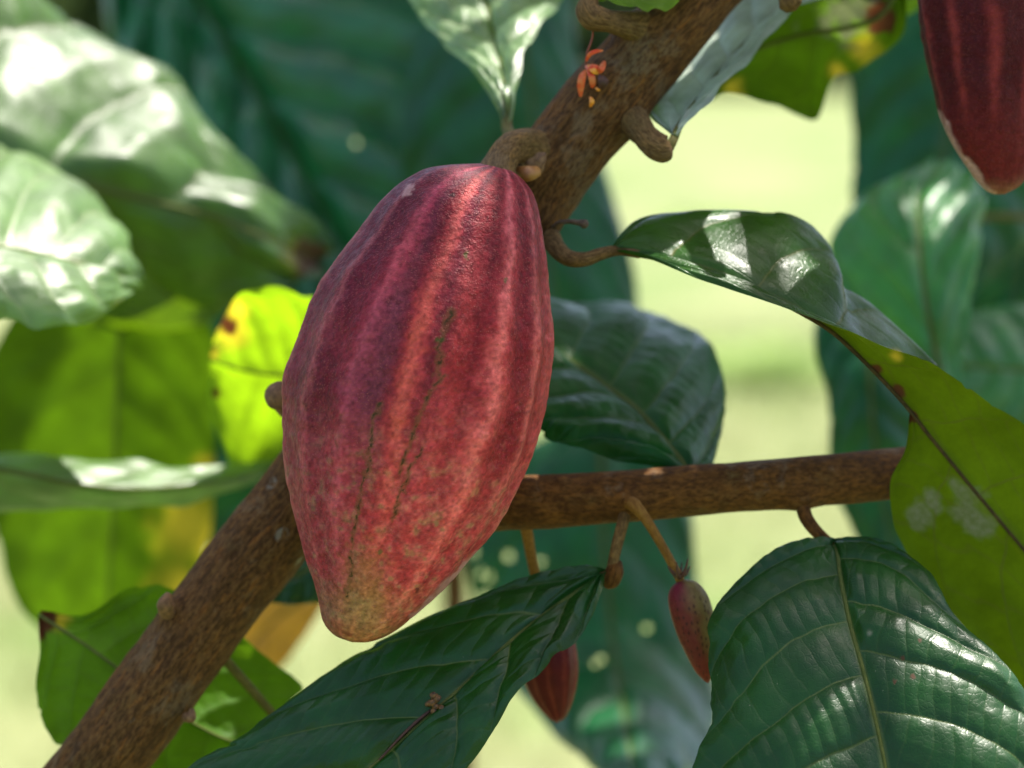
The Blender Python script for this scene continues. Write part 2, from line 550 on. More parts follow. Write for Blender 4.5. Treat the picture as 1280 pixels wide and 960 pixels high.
# low shrubs out on the lawn
M_SHRUB = flat_material('shrub_foliage', (0.42, 0.60, 0.16), (0.55, 0.70, 0.24), 0.6, 6, 0.0, 0.5)
M_STEM = flat_material('shrub_stem', (0.10, 0.06, 0.03), (0.06, 0.04, 0.02), 0.8, 60)
SHRUBS = ((955, 475, .34, .09, 'rounded green shrub on the lawn in the bright gap above the side branch'),
          (880, 300, .45, .09, 'pale green low shrub on the lawn under the pale folded leaf'))
for (px, py, wr, hr, lab) in SHRUBS:
    ray = W(px, py, 0) - CAM
    base_ = CAM + ray * (CAM[2] / -ray[2])
    sh = thing('shrub', base_ * [1, 1, 0], lab, 'shrub', 'shrubs on the lawn')
    nl = 420
    q = rng.normal(0, 1, (nl, 3))
    q /= np.linalg.norm(q, axis=1)[:, None]
    q *= (rng.uniform(.25, 1, nl) ** .5 * (.75 + .5 * noise(q, 1.6, px)))[:, None]
    cen = base_ * [1, 1, 0] + np.c_[q[:, 0] * wr, q[:, 1] * wr, (q[:, 2] * .5 + .62) * hr * 1.5]
    a = rng.normal(0, .035, (nl, 3))
    b = rng.normal(0, .02, (nl, 3))
    gv = np.stack([cen - a, cen + b, cen + a, cen - b], 1).reshape(-1, 3)
    tag(mesh_obj('foliage', gv, np.arange(nl * 4).reshape(-1, 4).tolist(), M_SHRUB, sh, smooth=False), kind='stuff')
    for k in range(3):
        an = k * 2.1 + px
        tube('stem', [base_ * [1, 1, 0] - [0, 0, .04], base_ * [1, 1, 0] + [math.cos(an) * .03, math.sin(an) * .03, hr * .5], base_ * [1, 1, 0] + [math.cos(an) * .1, math.sin(an) * .1, hr * 1.1]],
             [.010, .008, .004], M_STEM, sh, nu=12, nv=8)

# ------------------------------------------------------------------ leaves
def half_grid(Mw, Ew, u, sgn, nv, N, va, vb, T, relief, camber, seed, edge_wave, ter=1.0, even=0.0):
    nu = len(u)
    v = np.linspace(0, 1, nv) ** 0.9
    us = np.stack([u * 22, 0 * u + 3.7 * sgn, 0 * u + seed], -1)
    nick = sstep(.80, .92, noise(us * 1.9, 1.0, seed + 8)) * np.sin(np.pi * u)
    Ew = Mw + (Ew - Mw) * (1 + .05 * (fbm(us, 1.0, 3, seed + 6) - .5) - .035 * nick)[:, None]
    d = Ew - Mw
    ln = np.linalg.norm(d, axis=1)
    P = Mw[:, None, :] + d[:, None, :] * v[None, :, None]
    tu = np.gradient(Mw, axis=0)
    nn = np.cross(tu, d) * sgn
    nn /= np.linalg.norm(nn, axis=1)[:, None] + 1e-9
    for k in range(3):          # smooth the side normal along the leaf
        nn = np.vstack([nn[:1], (nn[:-2] + 2 * nn[1:-1] + nn[2:]) / 4, nn[-1:]])
    uu, vv = np.meshgrid(u, v, indexing='ij')
    wob = fbm(np.stack([uu * 6, vv * 3 + 9 * sgn, 0 * uu + seed], -1), 1.0, 3, seed) - 0.5
    ph = N * (uu - va * vv - vb * vv ** 3) + (0.42 if sgn > 0 else 0.0) + wob * 0.22
    f = ph - np.floor(ph)
    dist = 1 - np.abs(f - 0.5) * 2
    tv = vv * ln[:, None] / (0.055 / T) * (0.7 + 0.6 * noise(np.stack([np.floor(ph), 0 * uu, 0 * uu + seed], -1), 1.7, 2)) + 0.9 * (ph - np.floor(ph)) + 3.1 * np.floor(ph) + wob * 1.1
    f2 = tv - np.floor(tv)
    d2 = 1 - np.abs(f2 - 0.5) * 2
    band = noise(np.stack([np.floor(ph) * 1.37, 0 * uu + 7 * sgn, vv * 1.5 + seed], -1), 1.0, 6)
    env = ((0.35 + 1.2 * band) * (1 - even) + even) * np.clip(vv / 0.08, 0, 1) * np.clip((1 - vv) / 0.10, 0, 1) ** 0.7
    h = relief * (np.sqrt(np.clip(dist, 0, 1)) * 0.9 + 0.30 * ter * np.sqrt(np.clip(d2, 0, 1)) * np.clip(dist * 3, 0, 1)) * env
    h += relief * 0.7 * (fbm(np.stack([uu * 9, vv * 4 + 5 * sgn, 0 * uu + seed], -1), 1.0, 3, seed + 4) - 0.5) * np.clip(vv * 4, 0, 1)
    h += camber * ln[:, None] * 4 * vv * (1 - vv)
    h += edge_wave * vv ** 3 * np.sin(uu * 31 + sgn + 5 * wob)
    return P, nn, h, ph, tv, vv, uu


ALL_BLADES = []


def build_leaf(parent, rows, mat, name='leaf', face='top', nu=110, nv=44, N=9, va=0.12, vb=0.10, T=7, relief=0.0018,
               camber=0.05, rib=(0.0016, 0.0004), ribmat=None, petiole=None, petr=(0.0022, 0.0016), petmat=None, seed=0,
               edge_wave=0.0012, dead=(), yel=(), scurf_sheen=(), holes=(), label=None, halves=None, fac_row=None, ter=1.0, rib_off=0.0, even=0.0):
    """rows: (midrib px,py,cm, edge px,py,cm, other edge px,py,cm); face = side the camera sees at the middle row"""
    rows = np.asarray(rows, float)
    Mp = np.array([cs(*r[0:3]) for r in rows])
    Lp = np.array([cs(*r[3:6]) for r in rows])
    Rp = np.array([cs(*r[6:9]) for r in rows])
    par = arc_params(Mp, nu)
    uall = np.linspace(0, 1, nu)
    k = len(rows) // 2 if fac_row is None else fac_row
    k = min(max(k, 1), len(rows) - 2)
    nz = np.cross(Mp[k + 1] - Mp[k - 1], Lp[k] - Mp[k])
    # camera space is (right, up, ahead), left handed with respect to the cross product: test in world space
    nw_ = np.cross(to_world(Mp[k + 1]) - to_world(Mp[k - 1]), to_world(Lp[k]) - to_world(Mp[k]))
    tow = nw_ @ (CAM - to_world(Mp[k])) > 0
    sL = 1.0 if (tow == (face == 'top')) else -1.0
    if halves is None:
        halves = [(Lp, sL, 0, len(rows) - 1), (Rp, -sL, 0, len(rows) - 1)]
    else:
        halves = [(np.array([cs(*q) for q in e]), sL * sg, i0, i1) for (e, sg, i0, i1) in halves]
    V, F, A = [], [], {q: [] for q in ('s', 'ph', 'tv', 'dead', 'yel', 'scurf_sheen')}
    off = 0
    for (E, sgn, i0, i1) in halves:
        sel = (par >= i0 - 1e-6) & (par <= i1 + 1e-6)
        pr, u = par[sel], uall[sel]
        Mw = to_world(crom(Mp, 0, pr))
        Ew = to_world(crom(E, 0, pr - i0 if len(E) != len(rows) else pr))
        P, nn, h, ph, tv, vv, uu = half_grid(Mw, Ew, u, sgn, nv, N, va, vb, T, relief, camber, seed, edge_wave, ter, even)
        if off == 0:
            rib_n = nn
        P = P + nn[:, None, :] * h[..., None]
        n_u = len(u)
        f = grid_faces(n_u, nv, flip=(sgn > 0))
        flat = P.reshape(-1, 3)
        rel = flat - CAM
        c3 = np.c_[rel @ RIGHT, rel @ UP, rel @ FWD]
        px, py = to_px(c3)
        jag = (fbm(flat, 170, 3, seed + 3) - 0.5)
        for key, blobs in (('dead', dead), ('yel', yel), ('scurf_sheen', scurf_sheen)):
            mk = np.zeros(len(flat))
            for (bx_, by_, br_) in blobs:
                rr = np.hypot(px - bx_, py - by_) / br_ + jag * (1.1 if key != 'scurf_sheen' else 2.4)
                mk = np.maximum(mk, sstep(*{'dead': (1.0, .7), 'yel': (1.5, .0), 'scurf_sheen': (1.35, .35)}[key], rr))
            A[key].append(mk)
        A['s'].append(vv.ravel())
        A['ph'].append(ph.ravel())
        A['tv'].append(tv.ravel())
        if holes:
            fc = flat[f].mean(1) - CAM
            fx, fy = to_px(np.c_[fc @ RIGHT, fc @ UP, fc @ FWD])
            keep = np.ones(len(f), bool)
            for (hx, hy, hr) in holes:
                keep &= np.hypot(fx - hx, fy - hy) > hr
            f = f[keep]
        V.append(flat)
        F.append(f + off)
        off += len(flat)
    o = mesh_obj(name, np.vstack(V), np.vstack(F).tolist(), mat, parent, {q: np.concatenate(v) for q, v in A.items()})
    ALL_BLADES.append(o)
    if label:
        o['label'] = label
    Mw = (to_world(crom(Mp, 0, par)) - rib_n * rib_off)[::3]
    tube('midrib', Mw, np.linspace(rib[0], rib[1], len(Mw)), ribmat or M_MIDRIB, o, nu=60, nv=8)
    if petiole is not None:
        pts = [np.asarray(q) if len(q) == 3 and isinstance(q, np.ndarray) else W(*q) for q in petiole]
        tube('petiole', pts, np.linspace(petr[0], petr[1], len(pts)), petmat or M_GREENSTEM, o, nu=36, nv=12, rough=0.05, rscale=200)
    return o


# ------------------------------------------------------------------ the cacao tree
BASE = np.array([-0.62, 0.40, 0.0])
tree = thing('cacao_tree', BASE, 'brown barked cacao tree whose diagonal branch and side branch carry the pods and glossy leaves', 'tree')

DB = 5.6
mp = [W(-330, 2200, 40), W(-210, 1500, 20), W(-20, 1150, 9), W(125, 957, DB), W(250, 783, DB), W(370, 628, DB + .6), W(500, 455, DB + .9), W(640, 280, DB + .3),
      W(722, 168, DB - .6), W(800, 78, DB - .4), W(868, 0, DB), W(960, -130, DB + 2), W(1080, -420, DB + 10), W(1120, -900, 30)]
mp = [BASE - np.array([0, 0, .05]), BASE * [1, 1, 0] + np.array([0.02, -0.02, 0.35])] + mp[1:]
mr = [0.034, 0.029, 0.022, 0.0185, 0.0178, 0.0176, 0.0174, 0.0174, 0.0176, 0.0174, 0.0164, 0.0155, 0.0145, 0.012, 0.008]
knobs = [(W(207, 758, 4.4), .006, .004), (W(655, 205, 3.6), .012, .004), (W(238, 893, 4.5), .004, .0035), (W(790, 150, 4.5), .008, .003),
         (W(750, 95, 3.6), .008, .0025), (W(800, 35, 3.9), .009, .004), (W(690, 290, 4.2), .009, .004), (W(160, 930, 4.5), .007, .002)]
tube('main_branch', mp, mr, M_BARK, tree, nu=1100, nv=96, rough=0.06, rscale=230, seed=3, bumps=knobs)

sp = [W(440, 560, 6.0), W(540, 626, 5.2), W(640, 629, 4.6), W(760, 622, 4.2), W(900, 611, 4.0), W(1030, 600, 4.4), W(1120, 591, 6.0), W(1230, 578, 9),
      W(1400, 545, 12), W(1700, 430, 16)]
sr = [0.0125, 0.0118, 0.0112, 0.0108, 0.0105, 0.0106, 0.0106, 0.010, 0.009, 0.005]
knobs = [(W(788, 628, 3.2), .007, .003), (W(1003, 632, 3.4), .007, .003), (W(655, 606, 3.8), .006, .0012), (W(700, 604, 3.8), .004, .001)]
side = tube('side_branch', sp, sr, M_BARK2, tree, nu=520, nv=64, rough=0.05, rscale=190, seed=7, bumps=knobs)

# stubs, knobs and scars on the main branch
tube('peduncle', [W(700, 212, 5.6), W(674, 190, 4.3), W(652, 182, 3.5), W(634, 190, 2.8), W(624, 206, 2.1), W(618, 228, 1.4)],
     [.0105, .0088, .0068, .0062, .0066, .0080], M_TWIG, tree, nu=110, nv=40, rough=0.17, rscale=210, seed=5)
tube('callus', [W(694, 190, 5.4), W(677, 186, 4.2), W(668, 200, 3.7), W(672, 226, 4.2)], [.0070, .0066, .0060, .004], M_CORK, tree, nu=60, nv=40, rough=0.38, rscale=330)
tube('scar', [W(646, 213, 2.9), W(659, 217, 2.5), W(672, 214, 2.8)], [.0018, .0034, .0022], M_ORANGE, tree, nu=20, nv=14, rough=0.10, rscale=300)
tube('leaf_stub', [W(768, 118, 5.3), W(790, 148, 4.1), W(806, 169, 3.3), W(820, 182, 3.0), W(831, 187, 2.9), W(838, 186, 2.9)], [.0115, .0062, .0049, .0056, .0057, .0034], M_TWIG, tree,
     nu=80, nv=32, rough=0.16, rscale=220, seed=8)
tube('leaf_stub', [W(806, 38, 4.6), W(786, 32, 3.4), W(762, 27, 2.9), W(742, 22, 2.7), W(735, 12, 2.8), W(738, 0, 3.0)], [.0090, .0056, .0046, .0056, .0048, .0034], M_TWIG, tree,
     nu=80, nv=32, rough=0.16, rscale=220, seed=12)
tube('leaf_stub', [W(955, -122, 7.6), W(976, -90, 5.4), W(985, -40, 3.9), W(986, -8, 3.3), W(989, 4, 3.2), W(993, 10, 3.2)], [.0070, .0046, .0036, .0042, .0052, .0036], M_TWIG, tree, nu=30, nv=20, rough=0.05, rscale=200)
tube('dry_twig', [W(692, 284, 3.9), W(700, 278, 3.4), W(714, 277, 3.2), W(727, 279, 3.1)], [.0011, .0009, .0010, .0012], M_DRYTWIG, tree, nu=30, nv=10, rough=0.2, rscale=400)
tube('dry_twig', [W(724, 277, 3.15), W(730, 280, 3.1), W(734, 282, 3.1)], [.0011, .0020, .0013], M_DRYTWIG, tree, nu=16, nv=10, rough=0.3, rscale=400)
tube('cut_stub', [W(362, 505, 5.2), W(354, 498, 4.2), W(347, 494, 3.6)], [.0062, .0056, .0060], M_CUT, tree, nu=24, nv=22, rough=0.1, rscale=220)
tube('bud_scar', [W(210, 768, 3.8), W(207, 755, 3.4), W(211, 742, 3.5)], [.0030, .0034, .0014], M_CUT, tree, nu=20, nv=14, rough=0.25, rscale=300)
tube('bud_scar', [W(232, 897, 4.0), W(239, 896, 3.7), W(240, 886, 3.8)], [.0022, .0024, .001], M_CUT, tree, nu=18, nv=12, rough=0.25, rscale=300)

# dried flower, thread and spilled petals caught on the bark
fl = thing('dried_flower', W(738, 95, 3.2), 'tiny shrivelled orange red flower caught on the bark above the big pod', 'flower')
fdep = 3.35


def petal(pts, w, mat=M_PETAL, curl=0.5):
    c = crom(np.array([W(*p) for p in pts]), 14)
    t, n, b = frames(c)
    th = np.linspace(-1, 1, 7)
    prof = np.sin(np.linspace(0.25, 3.0, 14)) ** 0.7 * w
    side_ = np.cross(t, FWD)
    side_ /= np.linalg.norm(side_, axis=1)[:, None]
    v = c[:, None, :] + side_[:, None, :] * (th[None, :, None] * prof[:, None, None]) + FWD * (curl * prof[:, None] * (th[None, :] ** 2))[..., None]
    return mesh_obj('petal', v.reshape(-1, 3), grid_faces(14, 7).tolist(), mat, fl)


petal([(733, 88, 2.9), (728, 96, 2.7), (726, 108, 2.8), (726, 121, 3.1)], 0.0016)
petal([(734, 85, 2.9), (739, 94, 2.6), (741, 104, 2.7), (740, 110, 2.9)], 0.0014)
petal([(732, 82, 3.1), (738, 84, 2.6), (746, 85, 2.6), (753, 88, 2.9)], 0.0015)
petal([(732, 78, 3.0), (737, 68, 2.6), (745, 64, 2.6), (754, 63, 2.9)], 0.0009)
petal([(746, 92, 2.9), (751, 87, 2.5), (754, 81, 2.7), (756, 76, 3.0)], 0.0013)
petal([(735, 81, 2.8), (742, 88, 2.5), (748, 92, 2.7)], 0.0012, M_AMBER)
tube('thread', [W(732, 80, 3.0), W(734, 66, 2.9), W(739, 52, 2.9), W(741, 40, 3.0), W(739, 24, 2.9)], [.0004, .0005, .0005, .0004, .0004], M_THREAD, fl, nu=30, nv=8)
tube('seed', [W(738, 122, 2.95), W(740, 127, 2.8), W(738, 133, 2.95)], [.0006, .0012, .0006], M_AMBER, fl, nu=12, nv=10)
tube('seed', [W(745, 110, 2.9), W(748, 112, 2.8), W(751, 110, 2.9)], [.0005, .0008, .0005], M_AMBER, fl, nu=10, nv=8)
tube('dark_bud', [W(750, 96, 2.9), W(754, 102, 2.6), W(752, 110, 2.8)], [.0010, .0020, .0012], M_CALYX, fl, nu=14, nv=10, rough=0.2, rscale=500)

# ------------------------------------------------------------------ in-focus leaves of the tree
# twisted leaf: top side up to the twist, then its underside
tw_rows = [
    (768, 312, 3.2, 768, 314, 3.2, 766, 309, 3.2),
    (810, 319, 2.6, 812, 325, 2.0, 800, 274, 4.6),
    (860, 329, 2.0, 862, 344, 1.0, 862, 262, 5.2),
    (910, 346, 1.5, 915, 361, .5, 930, 261, 5.2),
    (960, 368, 1.0, 968, 381, 0, 985, 268, 5.0),
    (1005, 391, .6, 1012, 398, -.5, 1024, 291, 4.6),
    (1042, 414, .5, 1050, 411, -1.0, 1043, 320, 3.6),
    (1078, 447, .5, 1088, 425, -1.3, 1044, 352, 3.2),
    (1110, 480, .5, 1130, 440, -1.5, 1086, 378, 3.2),
    (1138, 512, .5, 1166, 456, -1.5, 1132, 418, 2.8),
    (1160, 541, .5, 1200, 477, -1.5, 1168, 452, 2.2),
    (1186, 573, .5, 1232, 500, -1.5, 1112, 605, 1.0),
    (1216, 610, .5, 1266, 520, -1.3, 1120, 665, 1.5),
    (1250, 651, .6, 1302, 545, -1.0, 1163, 735, 2),
    (1288, 697, .8, 1345, 595, -.6, 1226, 806, 2),
    (1332, 755, 1.0, 1380, 670, 0, 1292, 880, 2),
    (1372, 825, 1.2, 1400, 770, .8, 1345, 915, 2),
    (1405, 900, 1.5, 1406, 897, 1.5, 1400, 905, 1.6)]
tw_rows = [tuple(v + (min(max(i - 4, 0) * .32, 2.8) if j % 3 == 2 else 0) for j, v in enumerate(r)) for i, r in enumerate(tw_rows)]
near = [r[3:6] for r in tw_rows]
farA = [r[6:9] for r in tw_rows[:11]]
farB = [(1137, 517, 2.2), (1131, 562, 2.7)] + [r[6:9] for r in tw_rows[11:]]
build_leaf(tree, tw_rows, leaf_material('leaf_twisted', (0.020, 0.090, 0.008), (0.10, 0.155, 0.004), (0.12, 0.19, 0.003), 0.25, 0.29, (0.13, 0.13, 0.025), 0.2),
           face='top', nu=260, nv=50, N=8, va=0.07, vb=0.06, T=6, ter=0.25, relief=0.0019, camber=0.03, rib=(.0010, .0006), ribmat=M_MIDBROWN, rib_off=0.0007, fac_row=3,
           petiole=[(688, 296, 4.4), (697, 312, 3.7), (712, 323, 3.2), (732, 324, 3.0), (752, 317, 3.1), (775, 313, 3.2), (800, 318, 2.75)], petr=(.0042, .0017), petmat=M_TWIG,
           seed=2, edge_wave=0.0006, dead=[(1096, 462, 12), (1122, 492, 12), (1140, 520, 9), (1125, 540, 5)], yel=[(1120, 445, 9)],  # yellow blob paints the sunlit edge at the twist
           scurf_sheen=[(1150, 640, 15), (1168, 628, 13), (1205, 628, 22), (1190, 602, 12), (1232, 662, 15), (1215, 650, 12)], label='twisted leaf of the side twig, glossy on top and olive underneath',
           halves=[(near, 1, 0, 17), (farA, -1, 0, 10), (farB, -1, 9, 17)])

# leaf crossing under the big pod
build_leaf(tree, [
    (756, 716, 3.2, 755, 714, 3.2, 757, 718, 3.2),
    (735, 731, 2.8, 715, 713, 3.6, 752, 742, 2.2),
    (690, 762, 2.0, 640, 728, 3.2, 728, 790, .8),
    (640, 801, 1.2, 560, 760, 2.8, 690, 826, -.2),
    (590, 848, .4, 462, 806, 2.4, 648, 866, -.8),
    (540, 892, -.2, 380, 864, 2.0, 617, 914, -1.2),
    (480, 945, -.8, 300, 917, 1.6, 572, 975, -1.6),
    (410, 1005, -1.2, 225, 972, 1.0, 505, 1040, -2),
    (330, 1065, -1.6, 200, 1040, 0.2, 400, 1090, -2),
    (260, 1110, -2, 258, 1108, -2, 262, 1112, -2)],
    M_DARK, nu=240, nv=70, N=6.4, va=0.13, vb=0.10, T=9, relief=0.0024, camber=0.06, rib=(.0011, .0005), seed=21, edge_wave=0.001,
    petiole=[(783, 634, 3.4), (778, 655, 3.0), (771, 682, 2.9), (766, 705, 3.0), (763, 717, 3.1), (752, 721, 3.0)], petr=(.0026, .0019), petmat=M_TWIG,
    label='broad dark glossy leaf slanting below the big pod')
tube('twig_node', [W(770, 702, 3.2), W(768, 714, 3.0), W(764, 726, 3.1), W(758, 731, 3.3)], [.0026, .0040, .0036, .002], M_BARK2, tree, nu=24, nv=16, rough=0.06)

# big quilted leaf hanging at the lower corner
build_leaf(tree, [
    (1042, 680, 3.0, 1042, 679, 3.0, 1042, 679, 3.0),
    (1047, 697, 1.6, 978, 686, 2.2, 1112, 681, 2.2),
    (1054, 740, 0, 912, 733, 1.2, 1160, 712, .8),
    (1064, 785, -1.2, 886, 790, 0, 1190, 762, -1),
    (1078, 835, -2.4, 887, 850, -1.2, 1232, 806, -2),
    (1092, 890, -3.4, 888, 905, -2.2, 1272, 852, -3),
    (1104, 945, -4.2, 866, 968, -3, 1312, 915, -3.8),
    (1114, 1010, -5.0, 880, 1050, -4, 1330, 1000, -4.6),
    (1122, 1090, -5.6, 960, 1130, -4.2, 1280, 1110, -4),
    (1130, 1190, -6, 1128, 1188, -6, 1132, 1188, -6)],
    M_DARK, nu=240, nv=80, N=7.2, va=0.13, vb=0.12, T=8, relief=0.0021, camber=0.08, rib=(.0011, .0005), seed=34, edge_wave=0.0012,
    dead=[(1128, 822, 4), (1141, 846, 3), (1118, 852, 3), (1150, 800, 3)], scurf_sheen=[(1086, 791, 5)],
    petiole=[(1003, 632, 3.6), (1008, 648, 3.2), (1020, 664, 3.0), (1033, 676, 3.0), (1044, 686, 2.8)], petr=(.0030, .0020), petmat=M_BARK2,
    label='large quilted dark green leaf hanging below the side branch')

# leaf behind the fork, growing from the side branch
build_leaf(tree, [
    (862, 600, 5.0, 858, 600, 5, 866, 600, 5),
    (852, 578, 6.0, 800, 582, 5.5, 888, 588, 7.5),
    (825, 545, 7.5, 735, 566, 5.5, 904, 530, 11),
    (795, 512, 9.0, 690, 548, 6.0, 906, 470, 14),
    (755, 482, 10.5, 650, 528, 7.0, 880, 424, 16.5),
    (710, 450, 12, 610, 500, 8.5, 815, 394, 18),
    (660, 420, 13, 570, 460, 10.5, 715, 384, 18),
    (600, 390, 13, 598, 392, 13, 602, 388, 13)],
    leaf_material('leaf_fork', (0.008, 0.075, 0.012), (0.05, 0.09, 0.008), (0.03, 0.15, 0.004), 0.12, 0.34, (0.12, 0.15, 0.04), 0.12), nu=150, nv=60, N=6, va=0.13, vb=0.1, T=7, relief=0.0036, camber=0.08, rib=(.0014, .0007), seed=41, ter=0.4,
    petiole=[(868, 612, 4.4), (864, 603, 4.6), (858, 590, 5.4)], petr=(.0024, .0018), petmat=M_BARK2,
    label='dark quilted leaf rising behind the side branch')

# sunlit leaf above the pod stalk
build_leaf(tree, [
    (633, 165, 8, 630, 165, 8, 637, 165, 8),
    (631, 130, 9, 620, 132, 9, 644, 128, 9),
    (630, 95, 11, 592, 92, 11.5, 650, 85, 10),
    (618, 45, 14, 545, 45, 14.5, 668, 45, 12.5),
    (606, -10, 17, 508, -10, 18, 702, -5, 16),
    (600, -50, 19, 530, -52, 20, 680, -50, 18.4),
    (598, -95, 21, 596, -95, 21, 600, -95, 21)],
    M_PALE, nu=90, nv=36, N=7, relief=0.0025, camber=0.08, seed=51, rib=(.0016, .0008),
    petiole=[(655, 180, 5.6), (642, 172, 6.6), (634, 160, 8), (632, 130, 9)], petr=(.0030, .0022), label='sunlit pale leaf standing above the pod stalk')

# pale leaf from the stub beside the branch
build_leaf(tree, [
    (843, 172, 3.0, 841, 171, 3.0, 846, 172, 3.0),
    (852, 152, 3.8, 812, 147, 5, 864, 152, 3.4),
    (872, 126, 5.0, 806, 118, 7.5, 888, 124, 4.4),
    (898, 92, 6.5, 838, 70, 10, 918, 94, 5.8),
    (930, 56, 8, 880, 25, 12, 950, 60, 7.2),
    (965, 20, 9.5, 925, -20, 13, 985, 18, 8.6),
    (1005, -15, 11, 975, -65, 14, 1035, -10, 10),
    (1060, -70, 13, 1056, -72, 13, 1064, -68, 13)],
    leaf_material('leaf_painted_sheen', (0.32, 0.40, 0.32), (0.2, 0.27, 0.2), (0.25, 0.4, 0.2), 0.3, 0.4, (0.3, 0.33, 0.27)), nu=110, nv=40, N=7, relief=0.0016, camber=0.04, seed=61, rib=(.0014, .0007), petiole=[(836, 184, 2.9), (841, 176, 3.0), (848, 160, 3.5)], petr=(.0024, .0016),  # pale grey base colour paints the sky sheen on this leaf
    label='leaf with painted pale sky sheen folded upward beside the branch')

build_leaf(tree, [
    (1140, -60, 14, 1142, -70, 14, 1138, -50, 14),
    (1105, 15, 14, 1085, -20, 13, 1127, 42, 14.5),
    (1060, 35, 14, 1050, -30, 12, 1082, 82, 15.5),
    (1020, 40, 14.5, 1005, -40, 12, 1042, 100, 16),
    (985, 48, 15, 960, -40, 12, 1018, 148, 17),
    (950, 60, 15, 915, -20, 12.5, 965, 131, 17),
    (905, 80, 15, 880, 0, 13, 915, 118, 16),
    (860, 110, 15, 858, 105, 15, 862, 138, 15)],
    M_OLIVE, face='under', nu=110, nv=40, N=8, relief=0.002, camber=0.06, seed=66, rib=(.0014, .0007), dead=[(1102, 22, 26)], yel=[(1082, 62, 20), (1045, 88, 12), (918, 112, 14)],
    scurf_sheen=[(1050, 20, 34)], petiole=[W(1180, -150, 14), W(1160, -110, 14), W(1120, -20, 14)], label='olive yellow leaf with a browned tip and painted pale sheen')  # grey blob near the tip paints a sheen into the colour

build_leaf(tree, [
    (738, -4, 3.2, 736, -6, 3.2, 740, -1, 3.2),
    (765, -18, 3.0, 760, -45, 4, 772, 4, 2.4),
    (800, -24, 3.0, 795, -65, 4.5, 806, 12, 2.2),
    (840, -34, 3.0, 832, -70, 4.5, 845, 6, 2.2),
    (890, -50, 3.4, 886, -55, 3.4, 894, -46, 3.4)],
    M_LIME, face='under', nu=60, nv=30, N=5, relief=0.001, camber=0.05, seed=71, rib=(.001, .0005), petiole=[(737, 4, 3.0), (739, -2, 3.1), (752, -12, 3.1)], petr=(.0024, .0016))

# leaf behind the lower branch, burnt at its tip
build_leaf(tree, [
    (48, 768, 9, 50, 763, 9, 46, 772, 9),
    (82, 790, 8.6, 110, 766, 9, 50, 812, 8.2),
    (115, 812, 8.4, 160, 735, 9.4, 45, 868, 8),
    (150, 838, 8.2, 205, 733, 10, 66, 926, 8),
    (190, 868, 8.2, 262, 762, 10, 110, 960, 8),
    (235, 900, 8.4, 320, 812, 10.4, 160, 985, 8.2),
    (285, 925, 9, 378, 856, 10.5, 215, 985, 8.6),
    (330, 930, 9.5, 360, 880, 10.2, 280, 965, 9),
    (372, 925, 10, 370, 922, 10, 368, 928, 10)],
    leaf_material('leaf_mid', (0.02, 0.07, 0.01), (0.05, 0.13, 0.008), (0.16, 0.32, 0.006), 0.34, 0.34, (0.1, 0.14, 0.03)), face='under', nu=120, nv=50, N=8,
    relief=0.002, camber=0.06, seed=81, rib=(.0007, .0004), dead=[(52, 772, 24), (48, 790, 12)], yel=[(75, 775, 14)], petiole=[W(260, 800, 7), W(330, 880, 9), W(368, 926, 10)],
    label='green leaf with a burnt brown corner tucked behind the branch')

# ------------------------------------------------------------------ small debris on the slanting leaf
db = thing('leaf_debris', W(546, 880, 0.0), 'tiny brown crumbled bud and dark thread lying on the slanting leaf', 'debris')
for k in range(9):
    x, y = 546 + random.uniform(-10, 12), 878 + random.uniform(-9, 9)
    tube('crumb', [W(x, y, -.35), W(x + random.uniform(-4, 4), y + random.uniform(-4, 4), -.5), W(x + random.uniform(-7, 7), y + random.uniform(-6, 6), -.35)],
         [.0008, .0015, .0007], M_DEBRIS, db, nu=10, nv=8, rough=0.3, rscale=700, seed=k)
tube('thread', [W(538, 888, -.3), W(520, 903, -.45), W(500, 922, -.7), W(474, 950, -1.0)], [.0006, .0007, .0006, .0004], M_CALYX, db, nu=24, nv=8)


